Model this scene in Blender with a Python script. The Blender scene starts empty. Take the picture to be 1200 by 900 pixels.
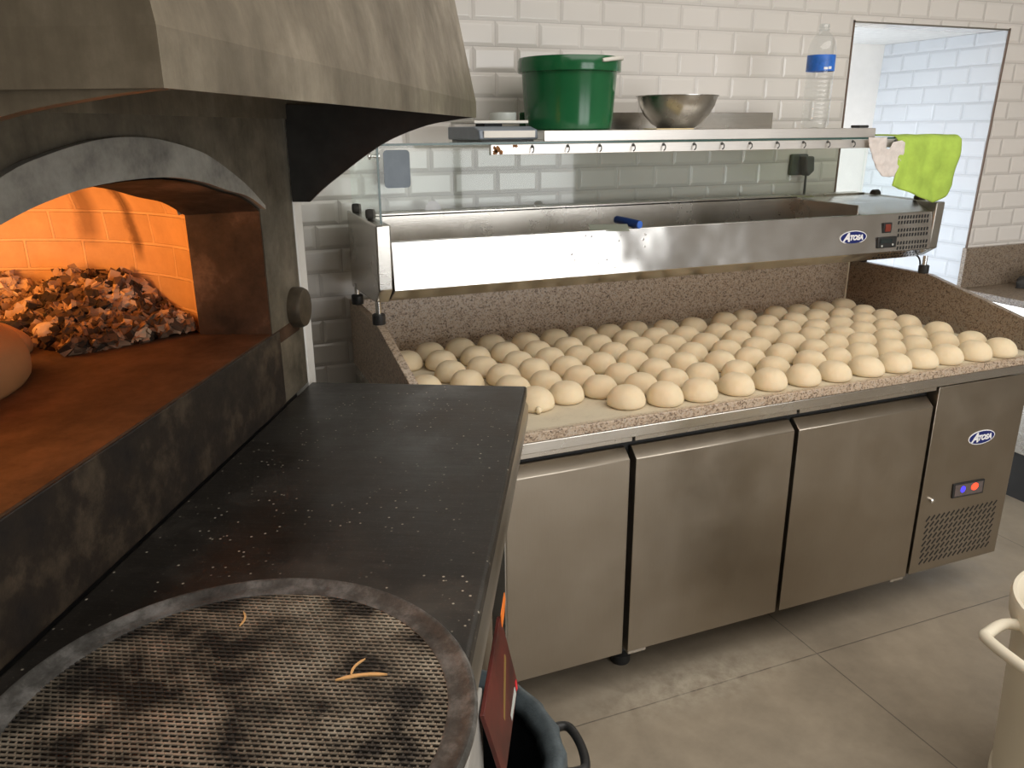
import bpy, bmesh, math, random
from mathutils import Vector, Matrix, noise
random.seed(7)
PI=math.pi
SC=bpy.context.scene
COL=SC.collection

# ------------------------------------------------------------------ camera
CAMP=Vector((-1.0097,-1.6542,1.554)); YAW,PIT,ROL,FPX=.3809,-.3111,-.0066,932.1
_F=Vector((math.sin(YAW)*math.cos(PIT),math.cos(YAW)*math.cos(PIT),math.sin(PIT)))
_R=Vector((math.cos(YAW),-math.sin(YAW),0)); _U=_R.cross(_F)
_R,_U=_R*math.cos(ROL)+_U*math.sin(ROL), -_R*math.sin(ROL)+_U*math.cos(ROL)
cd=bpy.data.cameras.new('camera'); cam=bpy.data.objects.new('camera',cd); COL.objects.link(cam)
cd.sensor_fit='HORIZONTAL'; cd.sensor_width=36; cd.lens=FPX/1200*36; cd.clip_start=.02; cd.clip_end=60
m=Matrix.Identity(4)
for i in range(3): m[i][0]=_R[i]; m[i][1]=_U[i]; m[i][2]=-_F[i]; m[i][3]=CAMP[i]
cam.matrix_world=m
SC.camera=cam
SC.view_settings.view_transform='Standard'; SC.view_settings.look='None'
SC.view_settings.gamma=1; SC.view_settings.use_curve_mapping=False
SC.view_settings.exposure=-.06

# ------------------------------------------------------------------ node helpers
def newmat(name):
    mt=bpy.data.materials.new(name); mt.use_nodes=True
    nt=mt.node_tree; b=nt.nodes['Principled BSDF']
    return mt,nt,b
def N(nt,typ,**kw):
    n=nt.nodes.new(typ)
    for k,v in kw.items():
        if k.startswith('i_'): n.inputs[k[2:].replace('_',' ')].default_value=v
        else: setattr(n,k,v)
    return n
def L(nt,a,b): nt.links.new(a,b)
def rgb(c): return (c[0],c[1],c[2],1)
def ramp(nt,fac,stops):
    r=nt.nodes.new('ShaderNodeValToRGB'); e=r.color_ramp.elements
    e[0].position,e[0].color=stops[0][0],rgb(stops[0][1]); e[1].position,e[1].color=stops[-1][0],rgb(stops[-1][1])
    for p,c in stops[1:-1]:
        x=e.new(p); x.color=rgb(c)
    L(nt,fac,r.inputs['Fac']); return r.outputs['Color']
def mixc(nt,fac,a,b,mode='MIX'):
    n=nt.nodes.new('ShaderNodeMix'); n.data_type='RGBA'; n.blend_type=mode
    if hasattr(fac,'links'): L(nt,fac,n.inputs[0])
    else: n.inputs[0].default_value=fac
    for s,i in ((a,6),(b,7)):
        if hasattr(s,'links'): L(nt,s,n.inputs[i])
        else: n.inputs[i].default_value=rgb(s)
    return n.outputs[2]
def coords(nt,kind='Object',scale=(1,1,1)):
    t=nt.nodes.new('ShaderNodeTexCoord'); mp=nt.nodes.new('ShaderNodeMapping'); mp.inputs['Scale'].default_value=scale
    L(nt,t.outputs[kind],mp.inputs['Vector']); return mp.outputs['Vector']
def wcoords(nt,scale=(1,1,1)):
    t=nt.nodes.new('ShaderNodeNewGeometry'); mp=nt.nodes.new('ShaderNodeMapping'); mp.inputs['Scale'].default_value=scale
    L(nt,t.outputs['Position'],mp.inputs['Vector']); return mp.outputs['Vector']
def noi(nt,vec,scale,detail=4,rough=.6):
    n=N(nt,'ShaderNodeTexNoise'); n.inputs['Scale'].default_value=scale; n.inputs['Detail'].default_value=detail; n.inputs['Roughness'].default_value=rough
    L(nt,vec,n.inputs['Vector']); return n.outputs['Fac']
def bump(nt,b,h,dist=.002,strength=1):
    n=nt.nodes.new('ShaderNodeBump'); n.inputs['Distance'].default_value=dist; n.inputs['Strength'].default_value=strength
    L(nt,h,n.inputs['Height']); L(nt,n.outputs['Normal'],b.inputs['Normal'])
def math_(nt,op,a,b=None):
    n=nt.nodes.new('ShaderNodeMath'); n.operation=op
    for i,s in enumerate((a,b)):
        if s is None: continue
        if hasattr(s,'links'): L(nt,s,n.inputs[i])
        else: n.inputs[i].default_value=s
    return n.outputs[0]
def mrange(nt,v,a,b,c=0,d=1):
    n=nt.nodes.new('ShaderNodeMapRange'); n.inputs[1].default_value=a; n.inputs[2].default_value=b; n.inputs[3].default_value=c; n.inputs[4].default_value=d
    L(nt,v,n.inputs[0]); return n.outputs[0]

def plain(name,col,rough=.5,metal=0,var=.08,scale=30,spec=.5,bmp=0):
    mt,nt,b=newmat(name)
    v=coords(nt); f=noi(nt,v,scale)
    c=ramp(nt,f,[(.3,[x*(1-var) for x in col]),(.7,[min(1,x*(1+var)) for x in col])])
    L(nt,c,b.inputs['Base Color']); b.inputs['Roughness'].default_value=rough; b.inputs['Metallic'].default_value=metal
    b.inputs['Specular IOR Level'].default_value=spec
    if bmp: bump(nt,b,f,bmp)
    return mt
def emis(name,col,strength):
    mt,nt,b=newmat(name); b.inputs['Base Color'].default_value=rgb(col); b.inputs['Emission Color'].default_value=rgb(col); b.inputs['Emission Strength'].default_value=strength
    return mt
def steel(name,col,rough=.28,stretch=(2,2,120),var=.10,smudge=.12,wave=0):
    mt,nt,b=newmat(name)
    v=coords(nt,'Object',stretch); f=noi(nt,v,6,3)
    v2=coords(nt); g=noi(nt,v2,5,5)
    c=mixc(nt,.5,ramp(nt,f,[(.3,[x*(1-var) for x in col]),(.7,[min(1,x*(1+var)) for x in col])]),ramp(nt,g,[(.3,[x*.9 for x in col]),(.7,[min(1,x*1.08) for x in col])]))
    L(nt,c,b.inputs['Base Color']); b.inputs['Metallic'].default_value=1
    L(nt,mrange(nt,g,.3,.7,rough-smudge/2,rough+smudge/2),b.inputs['Roughness'])
    if wave: bump(nt,b,noi(nt,v2,3.5,2),wave,.5)
    else: bump(nt,b,f,.0003,.35)
    return mt
def tile(name,ax,u0,col=(.80,.76,.71),grout=(.60,.56,.52)):
    mt,nt,b=newmat(name)
    p=nt.nodes.new('ShaderNodeNewGeometry'); s=nt.nodes.new('ShaderNodeSeparateXYZ'); L(nt,p.outputs['Position'],s.inputs[0])
    c=nt.nodes.new('ShaderNodeCombineXYZ')
    L(nt,math_(nt,'ADD',s.outputs[ax],-u0+30),c.inputs[0]); L(nt,math_(nt,'ADD',s.outputs['Z'],-1.9481+.0749*60),c.inputs[1])
    def br(ms,sm):
        k=N(nt,'ShaderNodeTexBrick',offset=.5,offset_frequency=2,squash=1)
        k.inputs['Scale'].default_value=1; k.inputs['Brick Width'].default_value=.15; k.inputs['Row Height'].default_value=.0749
        k.inputs['Mortar Size'].default_value=ms; k.inputs['Mortar Smooth'].default_value=sm; k.inputs['Bias'].default_value=0
        k.inputs['Color1'].default_value=rgb(col); k.inputs['Color2'].default_value=rgb([x*.955 for x in col]); k.inputs['Mortar'].default_value=rgb(grout)
        L(nt,c.outputs[0],k.inputs['Vector']); return k
    k1=br(.0013,.1); k2=br(.013,1.0)
    L(nt,k1.outputs['Color'],b.inputs['Base Color'])
    h=math_(nt,'SUBTRACT',math_(nt,'MULTIPLY',k2.outputs['Fac'],-1.0),math_(nt,'MULTIPLY',k1.outputs['Fac'],.3))
    bump(nt,b,h,.004,.9)
    L(nt,mrange(nt,k1.outputs['Fac'],0,1,.13,.7),b.inputs['Roughness'])
    return mt

# ------------------------------------------------------------------ mesh builder
class MB:
    def __init__(s): s.v=[]; s.f=[]; s.uv={}
    def add(s,vs,fs):
        o=len(s.v); s.v+= [tuple(v) for v in vs]; s.f+= [tuple(i+o for i in f) for f in fs]
    def box(s,x0,x1,y0,y1,z0,z1,M=None):
        vs=[Vector((x,y,z)) for x in (x0,x1) for y in (y0,y1) for z in (z0,z1)]
        if M: vs=[M@v for v in vs]
        s.add(vs,[(0,1,3,2),(4,6,7,5),(0,4,5,1),(2,3,7,6),(0,2,6,4),(1,5,7,3)]); return s
    def prism(s,poly,axis,a,b):
        # poly: 2D points in the two remaining axes (in xyz order), extruded along axis from a to b
        def mk(p,t):
            return {'x':(t,p[0],p[1]),'y':(p[0],t,p[1]),'z':(p[0],p[1],t)}[axis]
        n=len(poly); vs=[mk(p,a) for p in poly]+[mk(p,b) for p in poly]
        fs=[tuple(range(n-1,-1,-1)),tuple(range(n,2*n))]+[(i,(i+1)%n,n+(i+1)%n,n+i) for i in range(n)]
        s.add(vs,fs); return s
    def lathe(s,prof,n=32,c=(0,0,0),ax='z',cap=True):
        vs=[];fs=[]
        for r,z in prof:
            for k in range(n):
                t=2*PI*k/n; x,y=r*math.cos(t),r*math.sin(t)
                p={'z':(x,y,z),'y':(x,z,y),'x':(z,x,y)}[ax]
                vs.append((c[0]+p[0],c[1]+p[1],c[2]+p[2]))
        for i in range(len(prof)-1):
            for k in range(n):
                a,b=i*n+k,i*n+(k+1)%n; fs.append((a,b,b+n,a+n))
        if cap:
            if prof[0][0]>1e-5: fs.append(tuple(range(n-1,-1,-1)))
            if prof[-1][0]>1e-5: fs.append(tuple((len(prof)-1)*n+k for k in range(n)))
        s.add(vs,fs); return s
    def tube(s,path,r,n=8,closed=False):
        P=[Vector(p) for p in path]; m=len(P); vs=[];fs=[]
        up=Vector((0,0,1))
        for i,p in enumerate(P):
            if closed: t=(P[(i+1)%m]-P[i-1]).normalized()
            else: t=(P[min(i+1,m-1)]-P[max(i-1,0)]).normalized()
            u=t.cross(up if abs(t.z)<.95 else Vector((1,0,0))).normalized(); w=t.cross(u)
            rr=r[i] if isinstance(r,(list,tuple)) else r
            for k in range(n):
                a=2*PI*k/n; vs.append(p+u*math.cos(a)*rr+w*math.sin(a)*rr)
        for i in range(m if closed else m-1):
            j=(i+1)%m
            for k in range(n):
                fs.append((i*n+k,i*n+(k+1)%n,j*n+(k+1)%n,j*n+k))
        if not closed:
            fs.append(tuple(range(n-1,-1,-1))); fs.append(tuple((m-1)*n+k for k in range(n)))
        s.add(vs,fs); return s
    def build(s,name,mat,parent=None,bevel=0,smooth=35,seg=2,solid=0,sub=0,weld=False):
        me=bpy.data.meshes.new(name); me.from_pydata(s.v,[],s.f); me.validate()
        bm=bmesh.new(); bm.from_mesh(me)
        if weld: bmesh.ops.remove_doubles(bm,verts=bm.verts,dist=1e-4)
        bmesh.ops.recalc_face_normals(bm,faces=bm.faces); bm.to_mesh(me); bm.free()
        if smooth:
            me.polygons.foreach_set('use_smooth',[True]*len(me.polygons)); me.set_sharp_from_angle(angle=math.radians(smooth))
        me.materials.append(mat)
        o=bpy.data.objects.new(name,me); COL.objects.link(o)
        if parent: o.parent=parent
        if solid: q=o.modifiers.new('solid','SOLIDIFY'); q.thickness=solid; q.offset=0
        if bevel:
            q=o.modifiers.new('bevel','BEVEL'); q.width=bevel; q.segments=seg; q.limit_method='ANGLE'; q.angle_limit=math.radians(40); q.harden_normals=False
        if sub: q=o.modifiers.new('sub','SUBSURF'); q.levels=sub; q.render_levels=sub
        return o
def tag(o,label=None,cat=None,group=None,kind=None):
    if label: o['label']=label
    if cat: o['category']=cat
    if group: o['group']=group
    if kind: o['kind']=kind
    return o
def thing(name,label,cat,loc=(0,0,0),rotz=0,group=None):
    o=bpy.data.objects.new(name,None); COL.objects.link(o); o.location=loc; o.rotation_euler=(0,0,rotz); o.empty_display_size=.05
    return tag(o,label,cat,group)
def struct(o): o['kind']='structure'; return o
def local(root,*p): return Vector(p)
class At:
    """shift helper: world coordinates -> coordinates of a thing whose Empty stands (unrotated) at loc"""
    pass
def smoothpoly(pts,n=8):
    out=[]; m=len(pts)
    for i in range(m-1):
        p0=pts[max(i-1,0)];p1=pts[i];p2=pts[i+1];p3=pts[min(i+2,m-1)]
        for k in range(n):
            t=k/n
            out.append(tuple(.5*((2*p1[j])+(-p0[j]+p2[j])*t+(2*p0[j]-5*p1[j]+4*p2[j]-p3[j])*t*t+(-p0[j]+3*p1[j]-3*p2[j]+p3[j])*t**3) for j in range(len(p1))))
    out.append(tuple(pts[-1])); return out
def textmesh(body,size,mat,name,parent,shear=0,extrude=.0004,bold=0):
    cu=bpy.data.curves.new('t','FONT'); cu.body=body; cu.size=size; cu.shear=shear; cu.extrude=extrude; cu.offset=bold; cu.align_x='CENTER'; cu.align_y='CENTER'
    ob=bpy.data.objects.new('t',cu); COL.objects.link(ob)
    dg=bpy.context.evaluated_depsgraph_get(); me=bpy.data.meshes.new_from_object(ob.evaluated_get(dg))
    bpy.data.objects.remove(ob); bpy.data.curves.remove(cu)
    me.materials.clear(); me.materials.append(mat)
    o=bpy.data.objects.new(name,me); COL.objects.link(o); o.parent=parent
    return o

# ------------------------------------------------------------------ materials
M={}
M['tile_x']=tile('white_tile_wall','X',-.1232)
M['tile_y']=tile('dimmed_tile_reveal','Y',.87,(.64,.655,.67),(.50,.51,.52))  # same white tiles, colour dimmed and blued to offset the strong passage light
M['paint']=plain('white_paint',(.74,.71,.66),.6)
M['paint_dark']=plain('taupe_paint',(.30,.275,.24),.7)
M['plaster']=plain('cream_plaster',(.92,.89,.84),.7,var=.02)
M['ceiling']=plain('ceiling_paint',(.78,.77,.74),.8)
M['steel']=steel('brushed_steel',(.60,.57,.52),.27)
M['steel_door']=steel('brushed_steel_door',(.40,.355,.295),.34,(120,120,2),.05)
M['steel_rail']=steel('polished_steel',(.56,.545,.52),.23,(1.5,40,90),.05,.12,.03)
M['tray_steel']=steel('shelf_steel',(.74,.71,.67),.42)
M['light_grey']=plain('light_grey_panel',(.40,.385,.355),.45,.2)
M['steel_lip']=steel('steel_lip',(.62,.60,.56),.25)
M['steel_dull']=steel('dull_steel',(.42,.40,.36),.38)
M['chrome']=plain('chrome',(.75,.74,.72),.18,1)
M['black']=plain('black_plastic',(.018,.018,.018),.45)
M['gasket']=plain('black_gasket',(.008,.008,.008),.6)
M['green']=plain('green_plastic',(.012,.115,.040),.16,var=.12,scale=6)
M['white_plastic']=plain('white_plastic',(.78,.75,.68),.4,var=.03)
M['bin_white']=plain('cream_plastic',(.80,.73,.58),.42,var=.03,scale=4)
M['navy']=plain('navy_enamel',(.008,.018,.14),.3)
M['white_ink']=plain('white_ink',(.85,.85,.86),.4)
M['grey_label']=plain('grey_label',(.22,.26,.31),.4)
M['blue_handle']=plain('blue_plastic',(.006,.03,.14),.35)
M['blue_end']=plain('bright_blue_plastic',(.05,.16,.62),.35)
M['blue_label']=plain('blue_label',(.03,.16,.60),.35,var=.25,scale=40)
M['red_switch']=plain('red_brown_switch',(.20,.035,.02),.3)
M['cream']=plain('cream_card',(.75,.62,.36),.6)
M['silicone']=plain('silicone_seam',(.78,.70,.52),.5)
M['socket']=plain('grey_socket',(.10,.105,.10),.5)
M['cloth']=plain('lime_cloth',(.40,.575,.085),.85,var=.18,scale=14)
M['white_cloth']=plain('soiled_white_cloth',(.72,.66,.62),.85,var=.1,scale=60)
M['bag']=plain('black_bag',(.012,.014,.016),.38,var=.2,bmp=.004,scale=18)
M['bag_rim']=plain('slate_grey_bag',(.085,.105,.115),.42,var=.3,scale=25,bmp=.003)
M['brown_trim']=plain('brown_trim',(.16,.11,.08),.6)
M['red']=plain('dark_red_board',(.085,.011,.007),.45,var=.7,scale=9)
M['orange']=plain('orange_tag',(.85,.20,.02),.6)
M['straw']=plain('pale_wood',(.66,.38,.15),.7)
M['dark_cloth']=plain('dark_grey_cloth',(.06,.055,.05),.9)
M['rust']=plain('rust',(.24,.10,.03),.85,var=.5,scale=120)
M['led_blue']=emis('blue_light',(.04,.03,1),2.2)
M['led_red']=emis('red_light',(1,.05,.02),2.2)
M['grey_strip']=plain('pale_strip',(.5,.53,.5),.4)
M['ochre']=plain('ochre_print',(.22,.13,.03),.6)

def granite(name,flour=False,k=1.0):
    mt,nt,b=newmat(name); v=wcoords(nt)
    vo=N(nt,'ShaderNodeTexVoronoi'); vo.inputs['Scale'].default_value=250; L(nt,v,vo.inputs['Vector'])
    s=nt.nodes.new('ShaderNodeSeparateColor'); L(nt,vo.outputs['Color'],s.inputs[0])
    n1=noi(nt,v,75,3); f=math_(nt,'ADD',math_(nt,'MULTIPLY',s.outputs[0],.6),math_(nt,'MULTIPLY',n1,.5))
    c=ramp(nt,f,[(.18,(.085*k,.060*k,.042*k)),(.30,(.22*k,.155*k,.105*k)),(.44,(.40*k,.295*k,.205*k)),(.66,(.55*k,.43*k,.315*k)),(.85,(.47*k,.40*k,.325*k))])
    b.inputs['Roughness'].default_value=.32
    if flour:
        g=nt.nodes.new('ShaderNodeNewGeometry'); sx=nt.nodes.new('ShaderNodeSeparateXYZ'); L(nt,g.outputs['Position'],sx.inputs[0])
        sn=nt.nodes.new('ShaderNodeSeparateXYZ'); L(nt,g.outputs['Normal'],sn.inputs[0])
        e=math_(nt,'ADD',sx.outputs['Y'],math_(nt,'MULTIPLY',noi(nt,v,40,4),.02))
        mk=math_(nt,'MULTIPLY',mrange(nt,e,-.016,.006),mrange(nt,sn.outputs['Z'],.5,.9))
        mk=math_(nt,'MULTIPLY',mk,mrange(nt,noi(nt,v,14,6),.25,.55,.72,1.0))
        c=mixc(nt,mk,c,(.66,.58,.43)); L(nt,mrange(nt,mk,0,1,.3,.8),b.inputs['Roughness'])
    L(nt,c,b.inputs['Base Color']); return mt
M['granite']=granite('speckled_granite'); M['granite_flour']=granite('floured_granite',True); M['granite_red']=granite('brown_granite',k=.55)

def dough_mat():
    mt,nt,b=newmat('dough'); v=coords(nt); f=noi(nt,v,22,5)
    L(nt,ramp(nt,f,[(.3,(.77,.63,.42)),(.7,(.81,.68,.47))]),b.inputs['Base Color']); b.inputs['Roughness'].default_value=.62; b.inputs['Subsurface Weight'].default_value=.3; b.inputs['Subsurface Scale'].default_value=.015; b.inputs['Subsurface Radius'].default_value=(1,.75,.5)
    b.inputs['Specular IOR Level'].default_value=.25
    bump(nt,b,noi(nt,v,60,4),.0012); return mt
M['dough']=dough_mat()

def floor_mat():
    mt,nt,b=newmat('floor_tile'); v=wcoords(nt)
    g=nt.nodes.new('ShaderNodeNewGeometry'); s=nt.nodes.new('ShaderNodeSeparateXYZ'); L(nt,g.outputs['Position'],s.inputs[0])
    c=nt.nodes.new('ShaderNodeCombineXYZ'); L(nt,math_(nt,'ADD',s.outputs[0],-.637+12),c.inputs[0]); L(nt,math_(nt,'ADD',s.outputs[1],.066+12),c.inputs[1])
    k=N(nt,'ShaderNodeTexBrick',offset=0,offset_frequency=2); 
    for a,x in (('Scale',1),('Brick Width',1.2),('Row Height',.6),('Mortar Size',.0018),('Mortar Smooth',.1)): k.inputs[a].default_value=x
    k.inputs['Color1'].default_value=rgb((.40,.335,.25)); k.inputs['Color2'].default_value=rgb((.385,.32,.24)); k.inputs['Mortar'].default_value=rgb((.19,.16,.125)); L(nt,c.outputs[0],k.inputs['Vector'])
    n1=noi(nt,v,3.2,8,.65); n2=noi(nt,v,14,6,.7)
    col=mixc(nt,.75,k.outputs['Color'],ramp(nt,n1,[(.3,(.55,.55,.55)),(.7,(1,1,1))]),'MULTIPLY')
    col=mixc(nt,.4,col,ramp(nt,n2,[(.3,(.6,.6,.6)),(.7,(1,1,1))]),'MULTIPLY')
    # flour trodden into the tiles: a patch along the joint in front of the counter
    dx=math_(nt,'MULTIPLY',math_(nt,'ADD',s.outputs[0],-.22),2.3); dy=math_(nt,'MULTIPLY',math_(nt,'ADD',s.outputs[1],.035),9)
    r=math_(nt,'SQRT',math_(nt,'ADD',math_(nt,'MULTIPLY',dx,dx),math_(nt,'MULTIPLY',dy,dy)))
    mk=math_(nt,'MULTIPLY',mrange(nt,r,.1,1.15,.85,0),mrange(nt,noi(nt,v,17,7,.7),.38,.62))
    col=mixc(nt,mk,col,(.52,.46,.36))
    L(nt,col,b.inputs['Base Color']); L(nt,mrange(nt,n2,.3,.7,.42,.6),b.inputs['Roughness'])
    bump(nt,b,math_(nt,'SUBTRACT',math_(nt,'MULTIPLY',n2,.2),k.outputs['Fac']),.0015); return mt
M['floor']=floor_mat()

def sooty(name,c0,c1,c2,rough=.5,metal=.35,scale=5,drip=True,spec=.5):
    mt,nt,b=newmat(name); v=coords(nt); f=noi(nt,v,scale,8,.68)
    col=ramp(nt,f,[(.32,c0),(.5,c1),(.68,c2)])
    if drip:
        d=noi(nt,coords(nt,'Object',(1,1,.09)),38,5,.7)
        col=mixc(nt,.55,col,ramp(nt,d,[(.32,(.62,.60,.57)),(.6,(1,1,1)),(.78,(1.2,1.18,1.14))]),'MULTIPLY')
    L(nt,col,b.inputs['Base Color']); b.inputs['Metallic'].default_value=metal; b.inputs['Specular IOR Level'].default_value=spec
    L(nt,mrange(nt,f,.3,.7,rough+.1,rough-.1),b.inputs['Roughness'])
    bump(nt,b,f,.002,.5); return mt
M['hood']=sooty('smoked_hood_steel',(.13,.107,.076),(.215,.18,.128),(.36,.305,.225),.42,.55,4)
M['facade']=sooty('smoked_facade_steel',(.065,.055,.038),(.15,.128,.092),(.24,.205,.15),.5,.3,7)
M['arch']=sooty('worn_arch_steel',(.17,.165,.155),(.36,.345,.31),(.50,.485,.44),.42,.4,9,False)
M['bracket']=plain('black_bracket',(.022,.021,.019),.5,var=.3)  # black for the far bracket only; its near twin takes the hood steel
M['sill']=sooty('burnt_sill_steel',(.006,.004,.003),(.020,.013,.008),(.085,.062,.040),.55,.05,10)
M['soot']=sooty('sooty_refractory',(.016,.013,.011),(.042,.030,.022),(.13,.09,.068),.75,0,6,False,.2)
M['casing']=plain('black_casing',(.03,.03,.03),.6)
M['hearth']=sooty('hearth_stone',(.035,.020,.012),(.062,.035,.020),(.10,.056,.032),.75,0,7,False,.15)
M['white_casing']=sooty('white_enamel_casing',(.62,.60,.55),(.76,.74,.69),(.82,.80,.76),.4,0,6,False)
M['cap']=plain('tarnished_cap',(.085,.065,.042),.55,.4,var=.4,scale=20)

def brick_mat():
    mt,nt,b=newmat('fire_brick'); t=nt.nodes.new('ShaderNodeTexCoord')
    k=N(nt,'ShaderNodeTexBrick',offset=.5,offset_frequency=2)
    for a,x in (('Scale',1),('Brick Width',.135),('Row Height',.064),('Mortar Size',.0035),('Mortar Smooth',.25)): k.inputs[a].default_value=x
    k.inputs['Color1'].default_value=rgb((.60,.40,.24)); k.inputs['Color2'].default_value=rgb((.54,.36,.21)); k.inputs['Mortar'].default_value=rgb((.68,.48,.31))
    L(nt,t.outputs['UV'],k.inputs['Vector'])
    v=coords(nt,'UV',(1,1,1)); n=noi(nt,v,9,6,.7); sx=nt.nodes.new('ShaderNodeSeparateXYZ'); L(nt,t.outputs['UV'],sx.inputs[0])
    wob=math_(nt,'MULTIPLY',math_(nt,'SUBTRACT',n,.5),.05)
    def streak(u0,du,v0,v1,w,s):
        c_=math_(nt,'ADD',math_(nt,'MULTIPLY',math_(nt,'SUBTRACT',sx.outputs['Y'],v0),du),u0)
        dd=math_(nt,'ABSOLUTE',math_(nt,'ADD',math_(nt,'SUBTRACT',sx.outputs['X'],c_),wob))
        k_=mrange(nt,dd,w*.3,w*1.3,s,0); k_=math_(nt,'MULTIPLY',k_,mrange(nt,sx.outputs['Y'],v0-.02,v0+.02)); return math_(nt,'MULTIPLY',k_,mrange(nt,sx.outputs['Y'],v1-.02,v1+.03,1,0))
    st=math_(nt,'MAXIMUM',math_(nt,'MAXIMUM',streak(11.79,0,1.09,1.24,.030,.62),streak(11.655,.22,1.06,1.22,.016,.8)),streak(11.70,0,.90,1.0,.02,.75))
    c=mixc(nt,.5,k.outputs['Color'],ramp(nt,n,[(.3,(.6,.55,.5)),(.7,(1.1,1.1,1.1))]),'MULTIPLY')
    c=mixc(nt,st,c,(.10,.05,.025))
    L(nt,c,b.inputs['Base Color']); b.inputs['Roughness'].default_value=.85
    bump(nt,b,math_(nt,'MULTIPLY',k.outputs['Fac'],-1),.003); return mt
M['brick']=brick_mat()

def ash_mat():
    mt,nt,b=newmat('ash_and_embers'); v=coords(nt)
    vo=N(nt,'ShaderNodeTexVoronoi'); vo.inputs['Scale'].default_value=48; L(nt,v,vo.inputs['Vector'])
    s=nt.nodes.new('ShaderNodeSeparateColor'); L(nt,vo.outputs['Color'],s.inputs[0])
    sp=nt.nodes.new('ShaderNodeSeparateXYZ'); L(nt,v,sp.inputs[0])
    # charcoal lies in front of and on the middle of the heap, pale ash behind it and at the right end
    f=math_(nt,'ADD',math_(nt,'MULTIPLY',s.outputs[0],.5),math_(nt,'MULTIPLY',noi(nt,v,9,3),.55))
    f=math_(nt,'ADD',f,math_(nt,'ADD',mrange(nt,sp.outputs['Y'],-.47,-.60,0,.24),mrange(nt,sp.outputs['Y'],-.27,-.18,0,.14)))
    c=ramp(nt,f,[(.34,(.03,.022,.016)),(.50,(.085,.055,.036)),(.62,(.19,.12,.078)),(.76,(.42,.30,.20)),(.92,(.55,.44,.33))])
    L(nt,c,b.inputs['Base Color']); b.inputs['Roughness'].default_value=.9; b.inputs['Specular IOR Level'].default_value=.15
    return mt
M['ash']=ash_mat()
M['charcoal']=plain('charcoal',(.016,.013,.011),.8,var=.4,scale=50,bmp=.004)
M['ash_white']=plain('pale_ash',(.50,.40,.30),.9,var=.25,scale=40,bmp=.003)
def bread():
    mt,nt,b=newmat('bread_crust'); v=coords(nt); f=noi(nt,v,7,5)
    L(nt,ramp(nt,f,[(.3,(.30,.135,.05)),(.7,(.38,.185,.075))]),b.inputs['Base Color']); b.inputs['Roughness'].default_value=.6; return mt
M['bread']=bread()

def slate():
    mt,nt,b=newmat('black_stone_top'); v=coords(nt)
    n=noi(nt,v,4,7,.65); n2=noi(nt,coords(nt,'Object',(8,1,1)),6,6,.6)
    c=ramp(nt,n,[(.3,(.006,.005,.004)),(.52,(.016,.0135,.011)),(.72,(.050,.044,.036))])
    c=mixc(nt,.4,c,ramp(nt,n2,[(.3,(.5,.5,.5)),(.7,(1.3,1.3,1.3))]),'MULTIPLY')
    vo=N(nt,'ShaderNodeTexVoronoi'); vo.inputs['Scale'].default_value=95; L(nt,v,vo.inputs['Vector'])
    s=nt.nodes.new('ShaderNodeSeparateColor'); L(nt,vo.outputs['Color'],s.inputs[0])
    dot=math_(nt,'MULTIPLY',mrange(nt,vo.outputs['Distance'],.10,.20,1,0),math_(nt,'GREATER_THAN',s.outputs[0],.62))
    dot=math_(nt,'MULTIPLY',dot,mrange(nt,noi(nt,v,5,3),.42,.58,.06,1))
    c=mixc(nt,dot,c,(.42,.38,.30))
    fine=noi(nt,v,240,2); c=mixc(nt,mrange(nt,fine,.60,.75,0,.35),c,(.12,.10,.075))
    L(nt,c,b.inputs['Base Color']); L(nt,mrange(nt,n,.35,.65,.30,.58),b.inputs['Roughness']); bump(nt,b,n2,.0008,.6)
    b.inputs['Specular IOR Level'].default_value=.5; return mt
M['slate']=slate()

def mesh_mat():
    mt,nt,b=newmat('sooty_mesh_steel'); v=coords(nt); f=noi(nt,v,13,4,.6)
    L(nt,ramp(nt,f,[(.41,(.030,.024,.018)),(.52,(.24,.20,.15)),(.64,(.60,.53,.42))]),b.inputs['Base Color'])
    L(nt,mrange(nt,f,.4,.6,.05,.55),b.inputs['Metallic']); L(nt,mrange(nt,f,.4,.6,.7,.38),b.inputs['Roughness']); return mt
M['mesh']=mesh_mat()
M['mesh_rim']=sooty('sooty_rim_steel',(.022,.020,.018),(.095,.090,.082),(.27,.26,.245),.42,.3,16,False)

def glassy(name,tint,ior=1.45,rough=.02,boost=1.0,opac=0.0,ocol=(.8,.8,.8)):
    mt=bpy.data.materials.new(name); mt.use_nodes=True; nt=mt.node_tree; nt.nodes.clear()
    o=nt.nodes.new('ShaderNodeOutputMaterial'); t=nt.nodes.new('ShaderNodeBsdfTransparent'); t.inputs[0].default_value=rgb(tint)
    g=nt.nodes.new('ShaderNodeBsdfGlossy'); g.inputs['Roughness'].default_value=rough; g.inputs['Color'].default_value=(1,1,1,1)
    f=nt.nodes.new('ShaderNodeFresnel'); f.inputs['IOR'].default_value=ior
    x=nt.nodes.new('ShaderNodeMixShader'); gm=nt.nodes.new('ShaderNodeNewGeometry'); L(nt,math_(nt,'MULTIPLY',math_(nt,'MULTIPLY',f.outputs[0],boost),math_(nt,'SUBTRACT',1.0,gm.outputs['Backfacing'])),x.inputs[0]); L(nt,t.outputs[0],x.inputs[1]); L(nt,g.outputs[0],x.inputs[2])
    last=x.outputs[0]
    if opac:
        d=nt.nodes.new('ShaderNodeBsdfDiffuse'); d.inputs[0].default_value=rgb(ocol); y=nt.nodes.new('ShaderNodeMixShader'); y.inputs[0].default_value=opac
        L(nt,last,y.inputs[1]); L(nt,d.outputs[0],y.inputs[2]); last=y.outputs[0]
    L(nt,last,o.inputs[0]); return mt
M['glass']=glassy('clear_glass',(.962,.982,.968),1.46,.03)
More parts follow.
